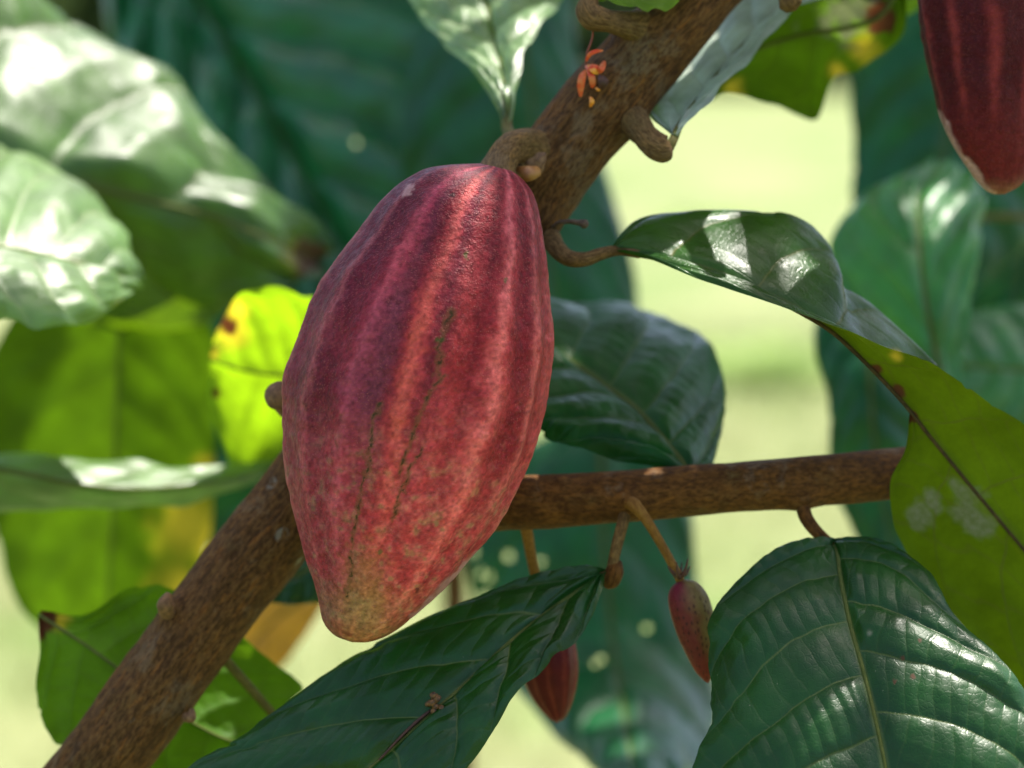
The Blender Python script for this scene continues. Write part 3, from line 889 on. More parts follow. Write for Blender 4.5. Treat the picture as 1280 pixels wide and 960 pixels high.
# ------------------------------------------------------------------ pods
def build_pod(parent, axis, outline, dep, mat, colfun, ridges, nu=300, nv=420, flat=0.88, ridge_h=0.03, name='pod_body', tilt=0.0, seed=0, lump=0.02):
    """outline in photo pixels round the pod, axis = (top, bottom); every section is a ridged, slightly flattened round"""
    (ax, ay), (bx_, by_) = axis
    L = math.hypot(bx_ - ax, by_ - ay)
    e = np.array([(bx_ - ax) / L, (by_ - ay) / L])
    nrm = np.array([e[1], -e[0]])
    if nrm[0] < 0:
        nrm = -nrm
    o = np.asarray(outline, float) - np.array([ax, ay])
    s, w = o @ e, o @ nrm
    i0, i1 = np.argmin(s), np.argmax(s)
    if i0 > i1:
        i0, i1 = i1, i0
        A_, B_ = np.arange(i0, i1 + 1), np.r_[np.arange(i1, len(s)), np.arange(0, i0 + 1)]
    else:
        A_, B_ = np.arange(i0, i1 + 1), np.r_[np.arange(i1, len(s)), np.arange(0, i0 + 1)]
    smin, smax = s.min(), s.max()
    t = 0.5 - 0.5 * np.cos(np.linspace(0.0, np.pi, nu))
    ss = smin + (smax - smin) * t

    def edge(ix):
        pts = np.c_[s[ix], w[ix]]
        if pts[0, 0] > pts[-1, 0]:
            pts = pts[::-1]
        fine = crom(pts, 1200)
        fs = np.maximum.accumulate(fine[:, 0] + np.linspace(0, 1e-3, 1200))
        return np.interp(ss, fs, fine[:, 1])
    e1, e2 = edge(A_), edge(B_)
    lo, hi = np.minimum(e1, e2), np.maximum(e1, e2)
    cw, hw = (lo + hi) / 2, (hi - lo) / 2
    hw = np.maximum(hw, 0.0)
    hw[0] = hw[-1] = 0.02
    d = D0 + dep / 100.0
    mpx = KPX * d
    th = np.linspace(-np.pi, np.pi, nv, endpoint=False)     # 0 faces the camera, + to the right
    prof = np.zeros(nv)
    for (deg, hgt, wid) in ridges:
        dd = (np.degrees(th) - deg + 180) % 360 - 180
        prof += hgt * np.exp(-(dd / wid) ** 2)
    prof -= prof.mean()
    env = np.sin(np.pi * np.clip(t, 0.0, 1)) ** 0.45
    R = hw[:, None] * (1 + ridge_h * prof[None] * env[:, None])
    scr = np.asarray([ax, ay]) + ss[:, None] * e + cw[:, None] * nrm
    X = scr[:, 0:1] + R * np.sin(th)[None] * nrm[0]
    Y = scr[:, 1:2] + R * np.sin(th)[None] * nrm[1]
    Z = d + tilt * (t[:, None] - 0.5) - R * np.cos(th)[None] * flat * mpx
    P = np.stack([(X - 640) * KPX * Z, -(Y - 480) * KPX * Z, Z], -1)
    # keep the outline: undo perspective of depth on the silhouette by scaling about the axis
    Pw = to_world(P)
    nrmw = Pw - to_world(np.stack([(scr[:, 0] - 640) * KPX * d, -(scr[:, 1] - 480) * KPX * d, 0 * ss + d], -1))[:, None, :]
    nrmw /= np.linalg.norm(nrmw, axis=2)[..., None] + 1e-9
    lum = (fbm(Pw, 55, 3, seed) - 0.5) * lump * 0.05 + (fbm(Pw, 260, 3, seed + 5) - 0.5) * lump * 0.018
    Pw = Pw + nrmw * (lum * env[:, None])[..., None]
    T_, TH = np.meshgrid(t, np.degrees(th), indexing='ij')
    cols = colfun(Pw, T_, TH, X, Y) * np.array([.93, .62, .66])
    f = grid_faces(nu, nv, wrap=True, flip=True)
    return mesh_obj(name, Pw.reshape(-1, 3), f.tolist(), mat, parent, cols=np.clip(cols, 0, 1).reshape(-1, 3))


def lerp(a, b, f):
    return np.asarray(a) + (np.asarray(b) - np.asarray(a)) * np.asarray(f)[..., None]


STR = [(-180, (.20, .02, .03)), (-95, (.20, .025, .032)), (-84, (.36, .14, .10)), (-76, (.20, .035, .045)), (-61, (.17, .022, .035)), (-57.5, (.42, .18, .12)), (-54, (.18, .022, .036)),
       (-44, (.20, .014, .024)), (-35, (.26, .022, .035)), (-30, (.50, .14, .14)), (-26, (.34, .055, .075)), (-20, (.17, .042, .058)), (-13, (.19, .014, .020)), (-9, (.30, .035, .03)),
       (-4, (.50, .15, .085)), (0, (.36, .06, .055)), (4, (.17, .022, .038)), (8, (.20, .028, .036)), (11, (.33, .06, .05)), (17, (.30, .038, .033)), (24, (.20, .014, .018)),
       (30, (.32, .045, .04)), (36, (.58, .22, .16)), (41, (.36, .055, .05)), (48, (.20, .014, .02)), (56, (.22, .018, .022)), (61.5, (.46, .17, .125)), (65, (.28, .032, .033)),
       (74, (.24, .018, .022)), (84, (.36, .085, .07)), (180, (.20, .02, .03))]
SX = np.array([q[0] for q in STR], float)
SC = np.array([q[1] for q in STR], float)


def dist_poly(X, Y, pl):
    pl = np.asarray(pl, float)
    best = np.full(X.shape, 1e9)
    for a, b in zip(pl[:-1], pl[1:]):
        ab = b - a
        tt = np.clip(((X - a[0]) * ab[0] + (Y - a[1]) * ab[1]) / (ab @ ab), 0, 1)
        best = np.minimum(best, np.hypot(X - a[0] - tt * ab[0], Y - a[1] - tt * ab[1]))
    return best


def big_pod_colour(P, t, th, X, Y):
    wob = (fbm(P, 60, 3, 3) - 0.5) * 9 + (fbm(P, 300, 3, 4) - 0.5) * 7
    q = th + wob
    c = np.stack([sum(np.interp(q + o_, SX, SC[:, k]) for o_ in (-1.6, 0, 1.6)) / 3 for k in range(3)], -1) * np.array([.98, .80, .82])
    c = c * .9 + np.array([.25, .03, .038]) * .1
    c = c * (c.mean(-1, keepdims=True) / .115) ** .42
    soft = np.array([.30, .045, .045])
    n1 = fbm(P, 45, 4, 7)
    n2 = fbm(P, 300, 4, 8)
    n3 = fbm(P, 850, 3, 9)
    # towards the tip the stripes melt into salmon red
    low = sstep(0.38, 0.80, t + (n1 - .5) * .5)
    c = lerp(c, c * .45 + np.array([.56, .12, .11]) * .6, low * .8)
    c = lerp(c, np.array([.52, .19, .135]), low * sstep(.45, .7, n2) * .4)
    c = lerp(c, np.array([.36, .022, .035]), low * sstep(.55, .35, n2) * .45)
    # dusky violet wash on the upper part and along the left furrow
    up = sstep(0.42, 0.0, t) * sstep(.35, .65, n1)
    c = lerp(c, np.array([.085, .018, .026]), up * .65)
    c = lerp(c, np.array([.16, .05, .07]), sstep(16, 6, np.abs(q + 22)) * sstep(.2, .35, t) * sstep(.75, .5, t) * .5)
    # greenish, corky tip
    gr = sstep(.86, .97, t + (n1 - .5) * .14)
    c = lerp(c, np.array([.24, .31, .08]), gr * (.15 + .6 * n2))
    g2 = sstep(42, 10, np.hypot(X - 452, (Y - 735) * .6) + (n2 - .5) * 50)
    c = lerp(c, np.array([.22, .29, .07]), g2 * .4)
    c = lerp(c, np.array([.24, .22, .08]), sstep(.60, .78, n2) * sstep(.45, .75, t) * .55)
    # fine grain
    c = c * (0.3 + 1.4 * n3)[..., None]
    # duskier, more violet on one flank and shoulder; light on the belly painted in
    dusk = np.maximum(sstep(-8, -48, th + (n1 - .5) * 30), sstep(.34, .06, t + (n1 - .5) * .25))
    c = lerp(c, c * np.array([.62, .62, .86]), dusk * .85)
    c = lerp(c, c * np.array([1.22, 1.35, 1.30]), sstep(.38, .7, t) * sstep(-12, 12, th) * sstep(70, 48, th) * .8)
    # pale strip along the lower edge
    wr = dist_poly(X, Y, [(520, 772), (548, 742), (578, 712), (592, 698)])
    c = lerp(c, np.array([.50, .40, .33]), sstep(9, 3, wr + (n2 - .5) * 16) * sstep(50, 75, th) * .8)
    # dark green mouldy cracks in two furrows, little scars
    front = sstep(80, 60, np.abs(th))
    X = X + (fbm(P, 130, 3, 41) - .5) * 16 + (fbm(P, 600, 2, 42) - .5) * 7
    wid = .45 + 1.3 * fbm(P, 170, 3, 43)
    for pl, w0 in (([(566, 388), (560, 404), (553, 430), (547, 455), (545, 468)], 2.6), ([(553, 470), (540, 490), (528, 512), (520, 530), (508, 560), (500, 590)], 1.6),
                   ([(474, 505), (466, 545), (459, 580), (452, 610), (446, 640)], 2.1), ([(446, 640), (441, 680), (438, 720), (436, 745)], 1.5),
                   ([(530, 560), (515, 585), (505, 610), (490, 650)], 1.3)):
        d_ = dist_poly(X, Y, pl) / wid + (n3 - .5) * 3.5
        m_ = sstep(w0 * 2.6, w0 * .9, d_) * front
        c = lerp(c, np.array([.14, .10, .03]), m_ * .55)
        c = lerp(c, np.array([.035, .04, .008]), sstep(w0 * .85, w0 * .35, d_) * sstep(.42, .55, fbm(P, 420, 2, 12)) * front * .95)
    for (x, y, r, cc) in ((564, 243, 4.0, (.02, .012, .012)), (585, 320, 6, (.07, .10, .02)), (553, 424, 5, (.05, .08, .01)), (636, 350, 4, (.16, .13, .05)), (510, 238, 9, (.34, .26, .22)),
                          (478, 690, 4, (.16, .14, .05)), (523, 738, 4, (.12, .04, .03)), (545, 655, 5, (.30, .22, .10))):
        d_ = np.hypot(X - x, Y - y) + (n3 - .5) * r * 1.2
        c = lerp(c, np.array(cc), sstep(r, r * .5, d_) * front * .9)
    return c


pod = thing('cacao_pod', W(610, 210, 0.5), 'large ridged crimson cacao pod with greenish tip hanging from the diagonal branch', 'cacao pod')
OUT = [(560, 206), (600, 204), (638, 213), (662, 236), (674, 268), (680, 310), (685, 380), (688, 430), (684, 480), (672, 540), (650, 600), (620, 655), (585, 700), (555, 735),
       (522, 765), (492, 790), (464, 802), (440, 803), (418, 794), (404, 777), (399, 755), (394, 733), (384, 700), (369, 650), (359, 600), (354, 540), (357, 480), (370, 430),
       (391, 375), (420, 325), (448, 290), (474, 255), (500, 229), (530, 212)]
RID = [(-57, .7, 7), (-29, 1.0, 10), (-4, .9, 8), (36, 1.2, 12), (62, .8, 8), (-84, 1, 9), (92, 1, 10), (125, 1, 11), (158, 1, 11), (-168, 1, 11), (-135, 1, 11), (-108, 1, 9),
       (-44, -.5, 6), (-18, -.6, 6), (6.5, -.9, 4), (22, -.5, 6), (49, -.7, 6), (76, -.5, 6)]
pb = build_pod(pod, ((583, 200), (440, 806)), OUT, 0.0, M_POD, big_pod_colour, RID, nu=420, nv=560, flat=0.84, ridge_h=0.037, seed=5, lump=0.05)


def dark_pod_colour(P, t, th, X, Y):
    n1, n2, n3 = fbm(P, 40, 4, 17), fbm(P, 170, 4, 18), fbm(P, 800, 3, 19)
    q = th + (n1 - .5) * 10 + (n2 - .5) * 5
    st = 0.5 + 0.5 * np.cos(np.radians(q * 11))
    c = lerp(np.array([.060, .007, .008]), np.array([.24, .045, .038]), st ** 4 * .9)
    c = lerp(c, np.array([.06, .012, .018]), sstep(.45, .7, n1) * .6)
    c = lerp(c, np.array([.15, .018, .014]), sstep(.72, .92, t) * .7)
    c = lerp(c, np.array([.26, .15, .08]), sstep(.955, .995, t + (n2 - .5) * .03) * .8)
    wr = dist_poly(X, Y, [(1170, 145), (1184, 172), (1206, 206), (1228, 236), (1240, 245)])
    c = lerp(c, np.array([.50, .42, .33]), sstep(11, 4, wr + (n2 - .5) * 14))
    return c * (0.6 + 0.8 * n3)[..., None]


pod2 = thing('cacao_pod', W(1225, -330, 4), 'dark maroon rough cacao pod with a pale rim hanging beside dark leaves', 'cacao pod')
OUT2 = [(1195, -330), (1235, -332), (1275, -310), (1305, -260), (1322, -190), (1332, -100), (1333, -10), (1326, 70), (1312, 140), (1296, 195), (1278, 229), (1256, 243), (1240, 242),
        (1226, 232), (1207, 206), (1186, 172), (1170, 128), (1156, 62), (1146, 0), (1140, -70), (1139, -150), (1146, -230), (1164, -295)]
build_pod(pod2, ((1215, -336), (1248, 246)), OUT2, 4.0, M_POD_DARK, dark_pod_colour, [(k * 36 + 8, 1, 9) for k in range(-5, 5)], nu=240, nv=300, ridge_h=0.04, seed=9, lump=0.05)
tube('stalk', [W(1222, -325, 4), W(1210, -380, 4.5), W(1150, -430, 7), W(1085, -430, DB + 9)], [.006, .005, .005, .006], M_TWIG, pod2, nu=30, nv=14)


def young_a(P, t, th, X, Y):
    n1, n2 = fbm(P, 120, 4, 27), fbm(P, 420, 3, 28)
    c = lerp(np.array([.12, .03, .02]), np.array([.14, .15, .04]), sstep(-30, 35, th + (n1 - .5) * 60) * sstep(.95, .55, t))
    c = lerp(c, np.array([.13, .02, .035]), sstep(.35, .05, t) * sstep(30, -30, th) * .9)
    c = lerp(c, np.array([.19, .035, .02]), sstep(.65, .95, t) * .6)
    cell = np.stack([t * 13, th / 15.0, 0 * t], -1)
    ci = np.floor(cell).astype(np.int64)
    jx = _hash(ci[..., 0], ci[..., 1], ci[..., 2], 5) * .6 + .2
    jy = _hash(ci[..., 0], ci[..., 1], ci[..., 2], 6) * .6 + .2
    on = _hash(ci[..., 0], ci[..., 1], ci[..., 2], 7) > .3
    dd = np.hypot(cell[..., 0] - ci[..., 0] - jx, cell[..., 1] - ci[..., 1] - jy)
    c = lerp(c, np.array([.03, .014, .012]), sstep(.30, .16, dd) * on * sstep(.08, .25, t) * .75)
    return c * (.75 + .5 * n2)[..., None]


yp = thing('young_cacao_pod', W(792, 630, 2.6), 'small speckled brown green young pod hanging on a yellow stalk under the side branch', 'cacao pod')
yb = build_pod(yp, ((851, 722), (885, 856)), [(846, 728), (858, 724), (872, 728), (885, 744), (893, 770), (896, 805), (893, 838), (886, 854), (880, 851), (868, 838), (852, 808), (840, 776), (835, 750), (838, 736)],
               2.8, M_POD_YOUNG, young_a, [(k * 36, 1, 10) for k in range(-5, 5)], nu=120, nv=160, ridge_h=0.02, seed=31, lump=0.01)
tube('stalk', [W(786, 628, 3.2), W(793, 632, 2.5), W(808, 650, 2.4), W(828, 683, 2.6), W(846, 716, 2.8), W(851, 728, 2.8)], [.0030, .0029, .0021, .0018, .0018, .0018], M_ORSTEM, yp, nu=50, nv=16, rough=0.04, rscale=200)
for k in range(6):
    aa = k * 1.05 + .3
    dx, dz = math.cos(aa), math.sin(aa)
    petal_pts = [W(849, 722, 2.8 + dz * .2), W(849 + dx * 9, 717 - 2 * (k % 2), 2.8 + dz * .45), W(849 + dx * 15, 708 - 5 * (k % 3), 2.8 + dz * .7)]
    tube('sepal', petal_pts, [.0011, .0008, .0002], M_CALYX, yp, nu=12, nv=8, rough=0.15, rscale=500, seed=k)


def young_b(P, t, th, X, Y):
    n1, n2 = fbm(P, 120, 4, 37), fbm(P, 420, 3, 38)
    st = (0.5 + 0.5 * np.cos(np.radians((th + (n1 - .5) * 14) * 10 + 60))) ** 4
    c = lerp(np.array([.075, .006, .007]), np.array([.15, .03, .018]), st * .8)
    return c * (.75 + .5 * n2)[..., None]


yp2 = thing('young_cacao_pod', W(660, 660, 5), 'small dark red striped young pod half hidden behind the slanting leaf', 'cacao pod')
build_pod(yp2, ((680, 768), (696, 905)), [(672, 772), (684, 766), (698, 770), (712, 786), (721, 812), (723, 840), (718, 870), (708, 895), (696, 904), (686, 898), (670, 880), (656, 855), (650, 825), (656, 795)],
          6.4, M_POD_YOUNG, young_b, [(k * 36 + 6, 1, 9) for k in range(-5, 5)], nu=120, nv=160, ridge_h=0.04, seed=33, lump=0.01)
tube('stalk', [W(656, 652, 4.6), W(660, 672, 5.0), W(665, 700, 5.6), W(674, 740, 6.2), W(681, 772, 6.4)], [.0026, .0024, .0022, .0022, .0024], M_ORSTEM, yp2, nu=40, nv=14, rough=0.04, rscale=200)

# ------------------------------------------------------------------ blurred shoots behind
# sunlit shoot on the one side
AX = W(-190, 480, 30)
sA = thing('cacao_shoot', AX * [1, 1, 0], 'leafy cacao shoot with sunlit glaring leaves and olive hanging blades behind the branch', 'shoot', 'cacao shoots behind the branch')
tube('stem', [AX * [1, 1, 0], AX * [1, 1, .4] + [.03, .02, 0], AX, W(-170, 60, 30), W(-120, -350, 32)], [.012, .011, .008, .006, .004], M_BARK2, sA, nu=80, nv=16, rough=.04, rscale=90)
build_leaf(sA, [
    (-130, 60, 22, -128, 50, 22, -132, 70, 22),
    (-60, 170, 22, -20, -80, 30, -90, 250, 27),
    (30, 210, 22.5, 58, 0, 29.6, 0, 330, 28),
    (120, 236, 23.5, 146, 58, 29.6, 100, 395, 29),
    (200, 254, 24.5, 218, 98, 30, 190, 410, 29.5),
    (270, 272, 25.5, 276, 190, 29, 268, 395, 29.5),
    (330, 297, 26, 332, 256, 30, 325, 355, 28),
    (395, 325, 29, 394, 322, 29, 392, 328, 29)],
    leaf_material('leaf_glare', (0.05, 0.14, 0.010), (0.05, 0.085, 0.004), (0.15, 0.27, 0.003), 0.3, 0.42, (0.09, 0.10, 0.03), 0.5), nu=90, nv=44, N=4.2, va=.2, relief=.012, camber=.05, ter=0.0, seed=101, rib=(.0018, .0007), dead=[(385, 322, 26)], yel=[(372, 320, 20)],
    petiole=[W(-172, 100, 30), W(-150, 75, 25), W(-110, 75, 22.3)], label='sunlit leaf with white glare on its raised folds')
build_leaf(sA, [
    (-110, 300, 16, -108, 292, 16, -112, 308, 16),
    (-50, 305, 14, -40, 190, 23, -60, 400, 10),
    (20, 312, 14.5, 25, 192, 24, 10, 402, 11),
    (80, 325, 15, 92, 232, 22.5, 66, 408, 12),
    (130, 340, 16, 142, 285, 20.5, 118, 400, 14),
    (172, 352, 18, 172, 345, 18, 168, 358, 18)],
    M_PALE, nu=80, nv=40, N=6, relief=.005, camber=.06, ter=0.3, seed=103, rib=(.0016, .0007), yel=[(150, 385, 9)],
    petiole=[W(-172, 330, 30), W(-150, 310, 22), W(-100, 300, 16)], label='pale sunlit leaf catching light below the glaring one')
build_leaf(sA, [
    (152, 300, 29, 140, 300, 29, 165, 300, 29),
    (150, 380, 29, 15, 395, 30, 258, 395, 30),
    (146, 500, 29.5, -20, 505, 31, 268, 520, 31),
    (142, 620, 30, -10, 640, 31.5, 264, 645, 31.5),
    (136, 720, 30.5, 22, 752, 31.5, 244, 738, 31.5),
    (130, 800, 31, 75, 812, 31.5, 185, 800, 31.5),
    (126, 860, 31.5, 124, 858, 31.5, 128, 858, 31.5)],
    M_OLIVE, face='under', nu=80, nv=40, N=9, relief=.0012, camber=.04, rib=(.0006, .0003), ter=0.15, seed=105, yel=[(238, 660, 45), (225, 745, 40), (262, 590, 20)], dead=[(262, 735, 12)],
    petiole=[W(-175, 280, 30), W(0, 250, 32), W(120, 280, 30), W(152, 320, 29)], label='big olive backlit leaf hanging low')
build_leaf(sA, [
    (470, 470, 20, 470, 462, 20, 470, 478, 20),
    (430, 470, 19.5, 440, 400, 18, 440, 545, 21),
    (380, 470, 19, 385, 370, 16, 385, 585, 22),
    (335, 468, 18.5, 330, 358, 15, 335, 596, 22),
    (298, 462, 18, 296, 372, 15.5, 292, 588, 21),
    (262, 450, 18, 266, 425, 18, 260, 500, 18)],
    M_LIME, face='under', nu=80, nv=40, N=7, relief=.0022, camber=.05, ter=0.15, seed=107, dead=[(286, 408, 13), (270, 492, 6)], yel=[(286, 410, 24), (296, 388, 14), (265, 440, 10)],
    petiole=[W(500, 480, 9), W(490, 475, 15), W(465, 470, 20)], label='glowing yellow green leaf with a brown bite beside the pod')
build_leaf(sA, [
    (-150, 560, 18, -150, 556, 18, -150, 566, 18),
    (-60, 578, 16, -50, 567, 17.2, -60, 630, 17.5),
    (20, 590, 16, 20, 569, 17.8, 20, 640, 18),
    (100, 606, 16.5, 90, 572, 18.6, 110, 632, 18.5),
    (170, 612, 17, 160, 578, 19.2, 180, 632, 19),
    (250, 605, 18.5, 240, 586, 20, 258, 622, 20),
    (310, 596, 20, 310, 582, 21, 312, 600, 20.6),
    (352, 580, 22, 350, 574, 22, 354, 584, 22)],
    M_PALE, nu=90, nv=36, N=7, relief=.002, camber=.03, ter=0.15, seed=109, petiole=[W(-186, 540, 30), W(-170, 550, 24), W(-130, 563, 17.5)], label='thin leaf seen nearly edge on with a pale top')
build_leaf(sA, [
    (420, 720, 34, 420, 712, 34, 420, 728, 34),
    (385, 745, 34, 375, 715, 35, 392, 778, 34),
    (345, 775, 34, 322, 745, 35, 372, 808, 34),
    (315, 808, 34, 295, 782, 35, 345, 838, 34),
    (288, 838, 34, 286, 836, 34, 290, 840, 34)],
    M_DRY, nu=40, nv=20, N=6, relief=.002, camber=.12, seed=111, petiole=[W(-180, 620, 31), W(150, 700, 42), W(380, 690, 38), W(418, 722, 34)], label='dry orange leaf beyond the lower branch')
build_leaf(sA, [
    (450, 660, 14, 450, 655, 14, 450, 666, 14),
    (420, 690, 14, 400, 660, 15, 440, 715, 14),
    (380, 715, 14, 350, 690, 15, 410, 748, 14),
    (345, 735, 14, 325, 712, 15, 372, 756, 14),
    (318, 752, 14, 316, 750, 14, 322, 752, 14)],
    M_DARK, nu=40, nv=20, N=6, relief=.002, camber=.05, seed=113, petiole=[W(500, 560, 8), W(480, 610, 11), W(446, 664, 14)])

# shoot with large dark blades straight behind the pod
BX = W(560, 500, 58)
sB = thing('cacao_shoot', BX * [1, 1, 0], 'upright cacao shoot with large dark ribbed blades directly behind the crimson pod', 'shoot', 'cacao shoots behind the branch')
tube('stem', [BX * [1, 1, 0], BX * [1, 1, .5] + [.02, 0, 0], BX, W(570, 250, 59), W(560, -120, 60), W(540, -400, 60)], [.011, .010, .008, .007, .006, .004], M_BARK2, sB, nu=80, nv=16, rough=.04, rscale=90)
build_leaf(sB, [
    (170, -170, 54, 165, -168, 54, 178, -172, 54),
    (205, -80, 52, 130, -40, 51, 330, -170, 54),
    (255, 10, 50.5, 140, 60, 49.5, 470, -110, 53),
    (310, 100, 49, 175, 150, 48, 580, -10, 51.5),
    (362, 190, 47.5, 230, 240, 46.5, 650, 110, 50),
    (410, 280, 46, 300, 330, 45, 670, 230, 48),
    (455, 370, 44.5, 370, 400, 44, 640, 330, 46),
    (500, 450, 43.5, 498, 452, 43.5, 505, 448, 43.5)],
    leaf_material('leaf_huge', (0.012, 0.16, 0.05), (0.015, 0.07, 0.02), (0.01, 0.15, 0.015), 0.15, 0.34, (0.04, 0.08, 0.03), 0.6), nu=120, nv=60, N=7, va=.30, vb=.05, T=8, even=1.0, relief=.020, camber=.05, ter=0.15, seed=121, holes=[(542, 160, 4.5), (447, 176, 3.5)],
    petiole=[W(545, -300, 60), W(400, -280, 57), W(220, -230, 54), W(172, -160, 54)], label='huge dark blue green leaf with broad ribs')
build_leaf(sB, [
    (300, 230, 46, 296, 230, 46, 304, 230, 46),
    (306, 310, 46, 210, 320, 47, 420, 300, 47),
    (314, 420, 45.5, 185, 430, 47, 450, 410, 47),
    (322, 540, 45, 190, 550, 46, 450, 530, 46),
    (330, 640, 45, 225, 650, 46, 430, 640, 46),
    (338, 735, 45, 336, 735, 45, 340, 735, 45)],
    M_TEAL, nu=70, nv=36, N=8, relief=.005, camber=.05, ter=0.15, seed=127, petiole=[W(575, 200, 59), W(460, 190, 54), W(310, 205, 47), W(302, 250, 46)])
build_leaf(sB, [
    (640, -150, 44, 635, -150, 44, 645, -150, 44),
    (645, -60, 43, 560, -60, 44, 705, -50, 44),
    (655, 50, 42, 520, 60, 44, 722, 60, 44),
    (668, 160, 42, 500, 170, 44, 748, 170, 44),
    (680, 270, 42, 520, 280, 44, 776, 270, 44),
    (692, 370, 42, 560, 380, 43, 800, 380, 44),
    (704, 470, 42, 640, 480, 43, 790, 480, 43),
    (715, 560, 42, 713, 560, 42, 717, 560, 42)],
    M_TEAL, nu=100, nv=44, N=9, relief=.004, camber=.06, ter=0.15, seed=123, petiole=[W(555, -250, 60), W(600, -230, 50), W(645, -130, 44)], label='dark green leaf hanging straight behind the pod stalk')
build_leaf(sB, [
    (748, 520, 40, 744, 520, 40, 752, 520, 40),
    (752, 580, 38, 620, 585, 40, 852, 590, 40),
    (756, 690, 37, 582, 690, 39, 868, 700, 39),
    (766, 800, 36, 620, 815, 38, 890, 812, 38),
    (778, 880, 32, 672, 895, 33, 898, 905, 34),
    (788, 945, 26, 730, 950, 27, 880, 960, 28),
    (796, 1000, 18, 794, 1000, 18, 798, 1000, 18)],
    M_TEAL, nu=190, nv=90, N=8, relief=.004, camber=.05, ter=0.15, seed=125, holes=[(636, 695, 4.6), (676, 702, 4.6), (602, 716, 4), (592, 690, 5), (606, 745, 6), (612, 722, 4.5), (808, 785, 5), (752, 824, 4.5), (744, 830, 3.5), (625, 770, 5)],
    petiole=[W(566, 360, 58), W(640, 420, 50), W(735, 480, 42), W(750, 545, 40)], label='hole pitted dark leaf hanging under the side branch')

# shoot behind the other side
CX = W(1420, 480, 34)
sC = thing('cacao_shoot', CX * [1, 1, 0], 'cacao shoot with fresh green and blue green leaves behind the twisted leaf', 'shoot', 'cacao shoots behind the branch')
tube('stem', [CX * [1, 1, 0], CX * [1, 1, .5] + [-.02, 0, 0], CX, W(1400, 120, 36), W(1360, -300, 40)], [.011, .010, .008, .006, .004], M_BARK2, sC, nu=80, nv=16, rough=.04, rscale=90)
build_leaf(sC, [
    (1200, -160, 42, 1195, -160, 42, 1205, -160, 42),
    (1195, -60, 41, 1090, -50, 42, 1300, -60, 42),
    (1188, 60, 40, 1064, 60, 41, 1320, 60, 42),
    (1182, 180, 40, 1066, 180, 41, 1310, 180, 42),
    (1176, 300, 40, 1075, 300, 40.5, 1290, 300, 42),
    (1170, 400, 40, 1168, 400, 40, 1172, 400, 40)],
    M_TEAL, nu=90, nv=40, N=9, relief=.004, camber=.05, ter=0.15, seed=131, petiole=[W(1365, -250, 40), W(1290, -240, 41), W(1200, -140, 42)], label='dark blue green leaf behind the maroon pod')
build_leaf(sC, [
    (1192, 540, 22, 1188, 540, 22, 1196, 540, 22),
    (1176, 470, 22, 1118, 470, 23, 1196, 462, 23),
    (1160, 390, 22, 1052, 375, 24, 1214, 375, 23),
    (1150, 310, 23, 1038, 302, 25, 1226, 298, 24),
    (1150, 245, 25, 1082, 246, 26, 1228, 238, 26),
    (1175, 205, 27, 1160, 209, 27, 1190, 206, 27)],
    leaf_material('leaf_fresh', (0.03, 0.20, 0.04), (0.06, 0.16, 0.05), (0.10, 0.40, 0.05), 0.35, 0.36), nu=80, nv=40, N=5, va=.3, vb=.1, relief=.004, camber=.07, ter=0.15, seed=133,
    petiole=[W(1412, 560, 34), W(1320, 580, 28), W(1205, 570, 22.5), W(1190, 530, 22)], label='fresh green ribbed leaf behind the twist')
build_leaf(sC, [
    (1090, 340, 30, 1086, 340, 30, 1094, 340, 30),
    (1086, 400, 29, 1018, 405, 30, 1140, 395, 30),
    (1088, 490, 28, 1034, 500, 29, 1160, 490, 29),
    (1096, 580, 28, 1042, 592, 29, 1180, 585, 29),
    (1110, 660, 28, 1068, 668, 28.5, 1180, 665, 29),
    (1126, 740, 28, 1124, 740, 28, 1128, 740, 28)],
    M_TEAL, nu=80, nv=40, N=8, relief=.003, camber=.07, ter=0.15, seed=135, petiole=[W(1405, 300, 35), W(1250, 270, 33), W(1110, 310, 31), W(1090, 350, 30)], label='blue green leaf hanging beside the bright gap')
build_leaf(sC, [
    (1400, 470, 30, 1400, 465, 30, 1400, 476, 30),
    (1330, 465, 30, 1330, 395, 32, 1335, 545, 30),
    (1265, 462, 30, 1262, 380, 32, 1272, 545, 30),
    (1205, 458, 30, 1200, 400, 31, 1208, 520, 30),
    (1150, 455, 30, 1150, 450, 30, 1150, 460, 30)],
    leaf_material('leaf_bluegreen', (0.03, 0.12, 0.055), (0.05, 0.13, 0.06), (0.10, 0.35, 0.08), 0.28, 0.36), nu=80, nv=36, N=7, relief=.003, camber=.07, ter=0.15, seed=137, petiole=[W(1418, 490, 34), W(1410, 474, 31), W(1385, 469, 30)])
build_leaf(sC, [
    (1330, 160, 48, 1328, 160, 48, 1334, 160, 48),
    (1300, 230, 47, 1222, 225, 48, 1370, 240, 48),
    (1280, 320, 46, 1190, 330, 47, 1360, 330, 47),
    (1265, 410, 46, 1188, 425, 47, 1340, 420, 47),
    (1255, 500, 46, 1200, 505, 46.5, 1310, 505, 46.5),
    (1250, 570, 46, 1248, 570, 46, 1252, 570, 46)],
    M_TEAL, nu=70, nv=36, N=8, relief=.005, camber=.06, ter=0.15, seed=139, petiole=[W(1404, 120, 37), W(1360, 110, 45), W(1328, 175, 48)])
build_leaf(sC, [
    (1150, -60, 20, 1145, -62, 20, 1155, -58, 20),
    (1132, -25, 20, 1100, -40, 21, 1165, -15, 20.5),
    (1125, 5, 20, 1108, 0, 20.5, 1146, 10, 20.5),
    (1122, 28, 20, 1120, 28, 20, 1125, 28, 20)],
    M_LIME, face='under', nu=40, nv=24, N=5, relief=.002, camber=.05, seed=141, petiole=[W(1365, -250, 40), W(1260, -190, 30), W(1150, -50, 20)])

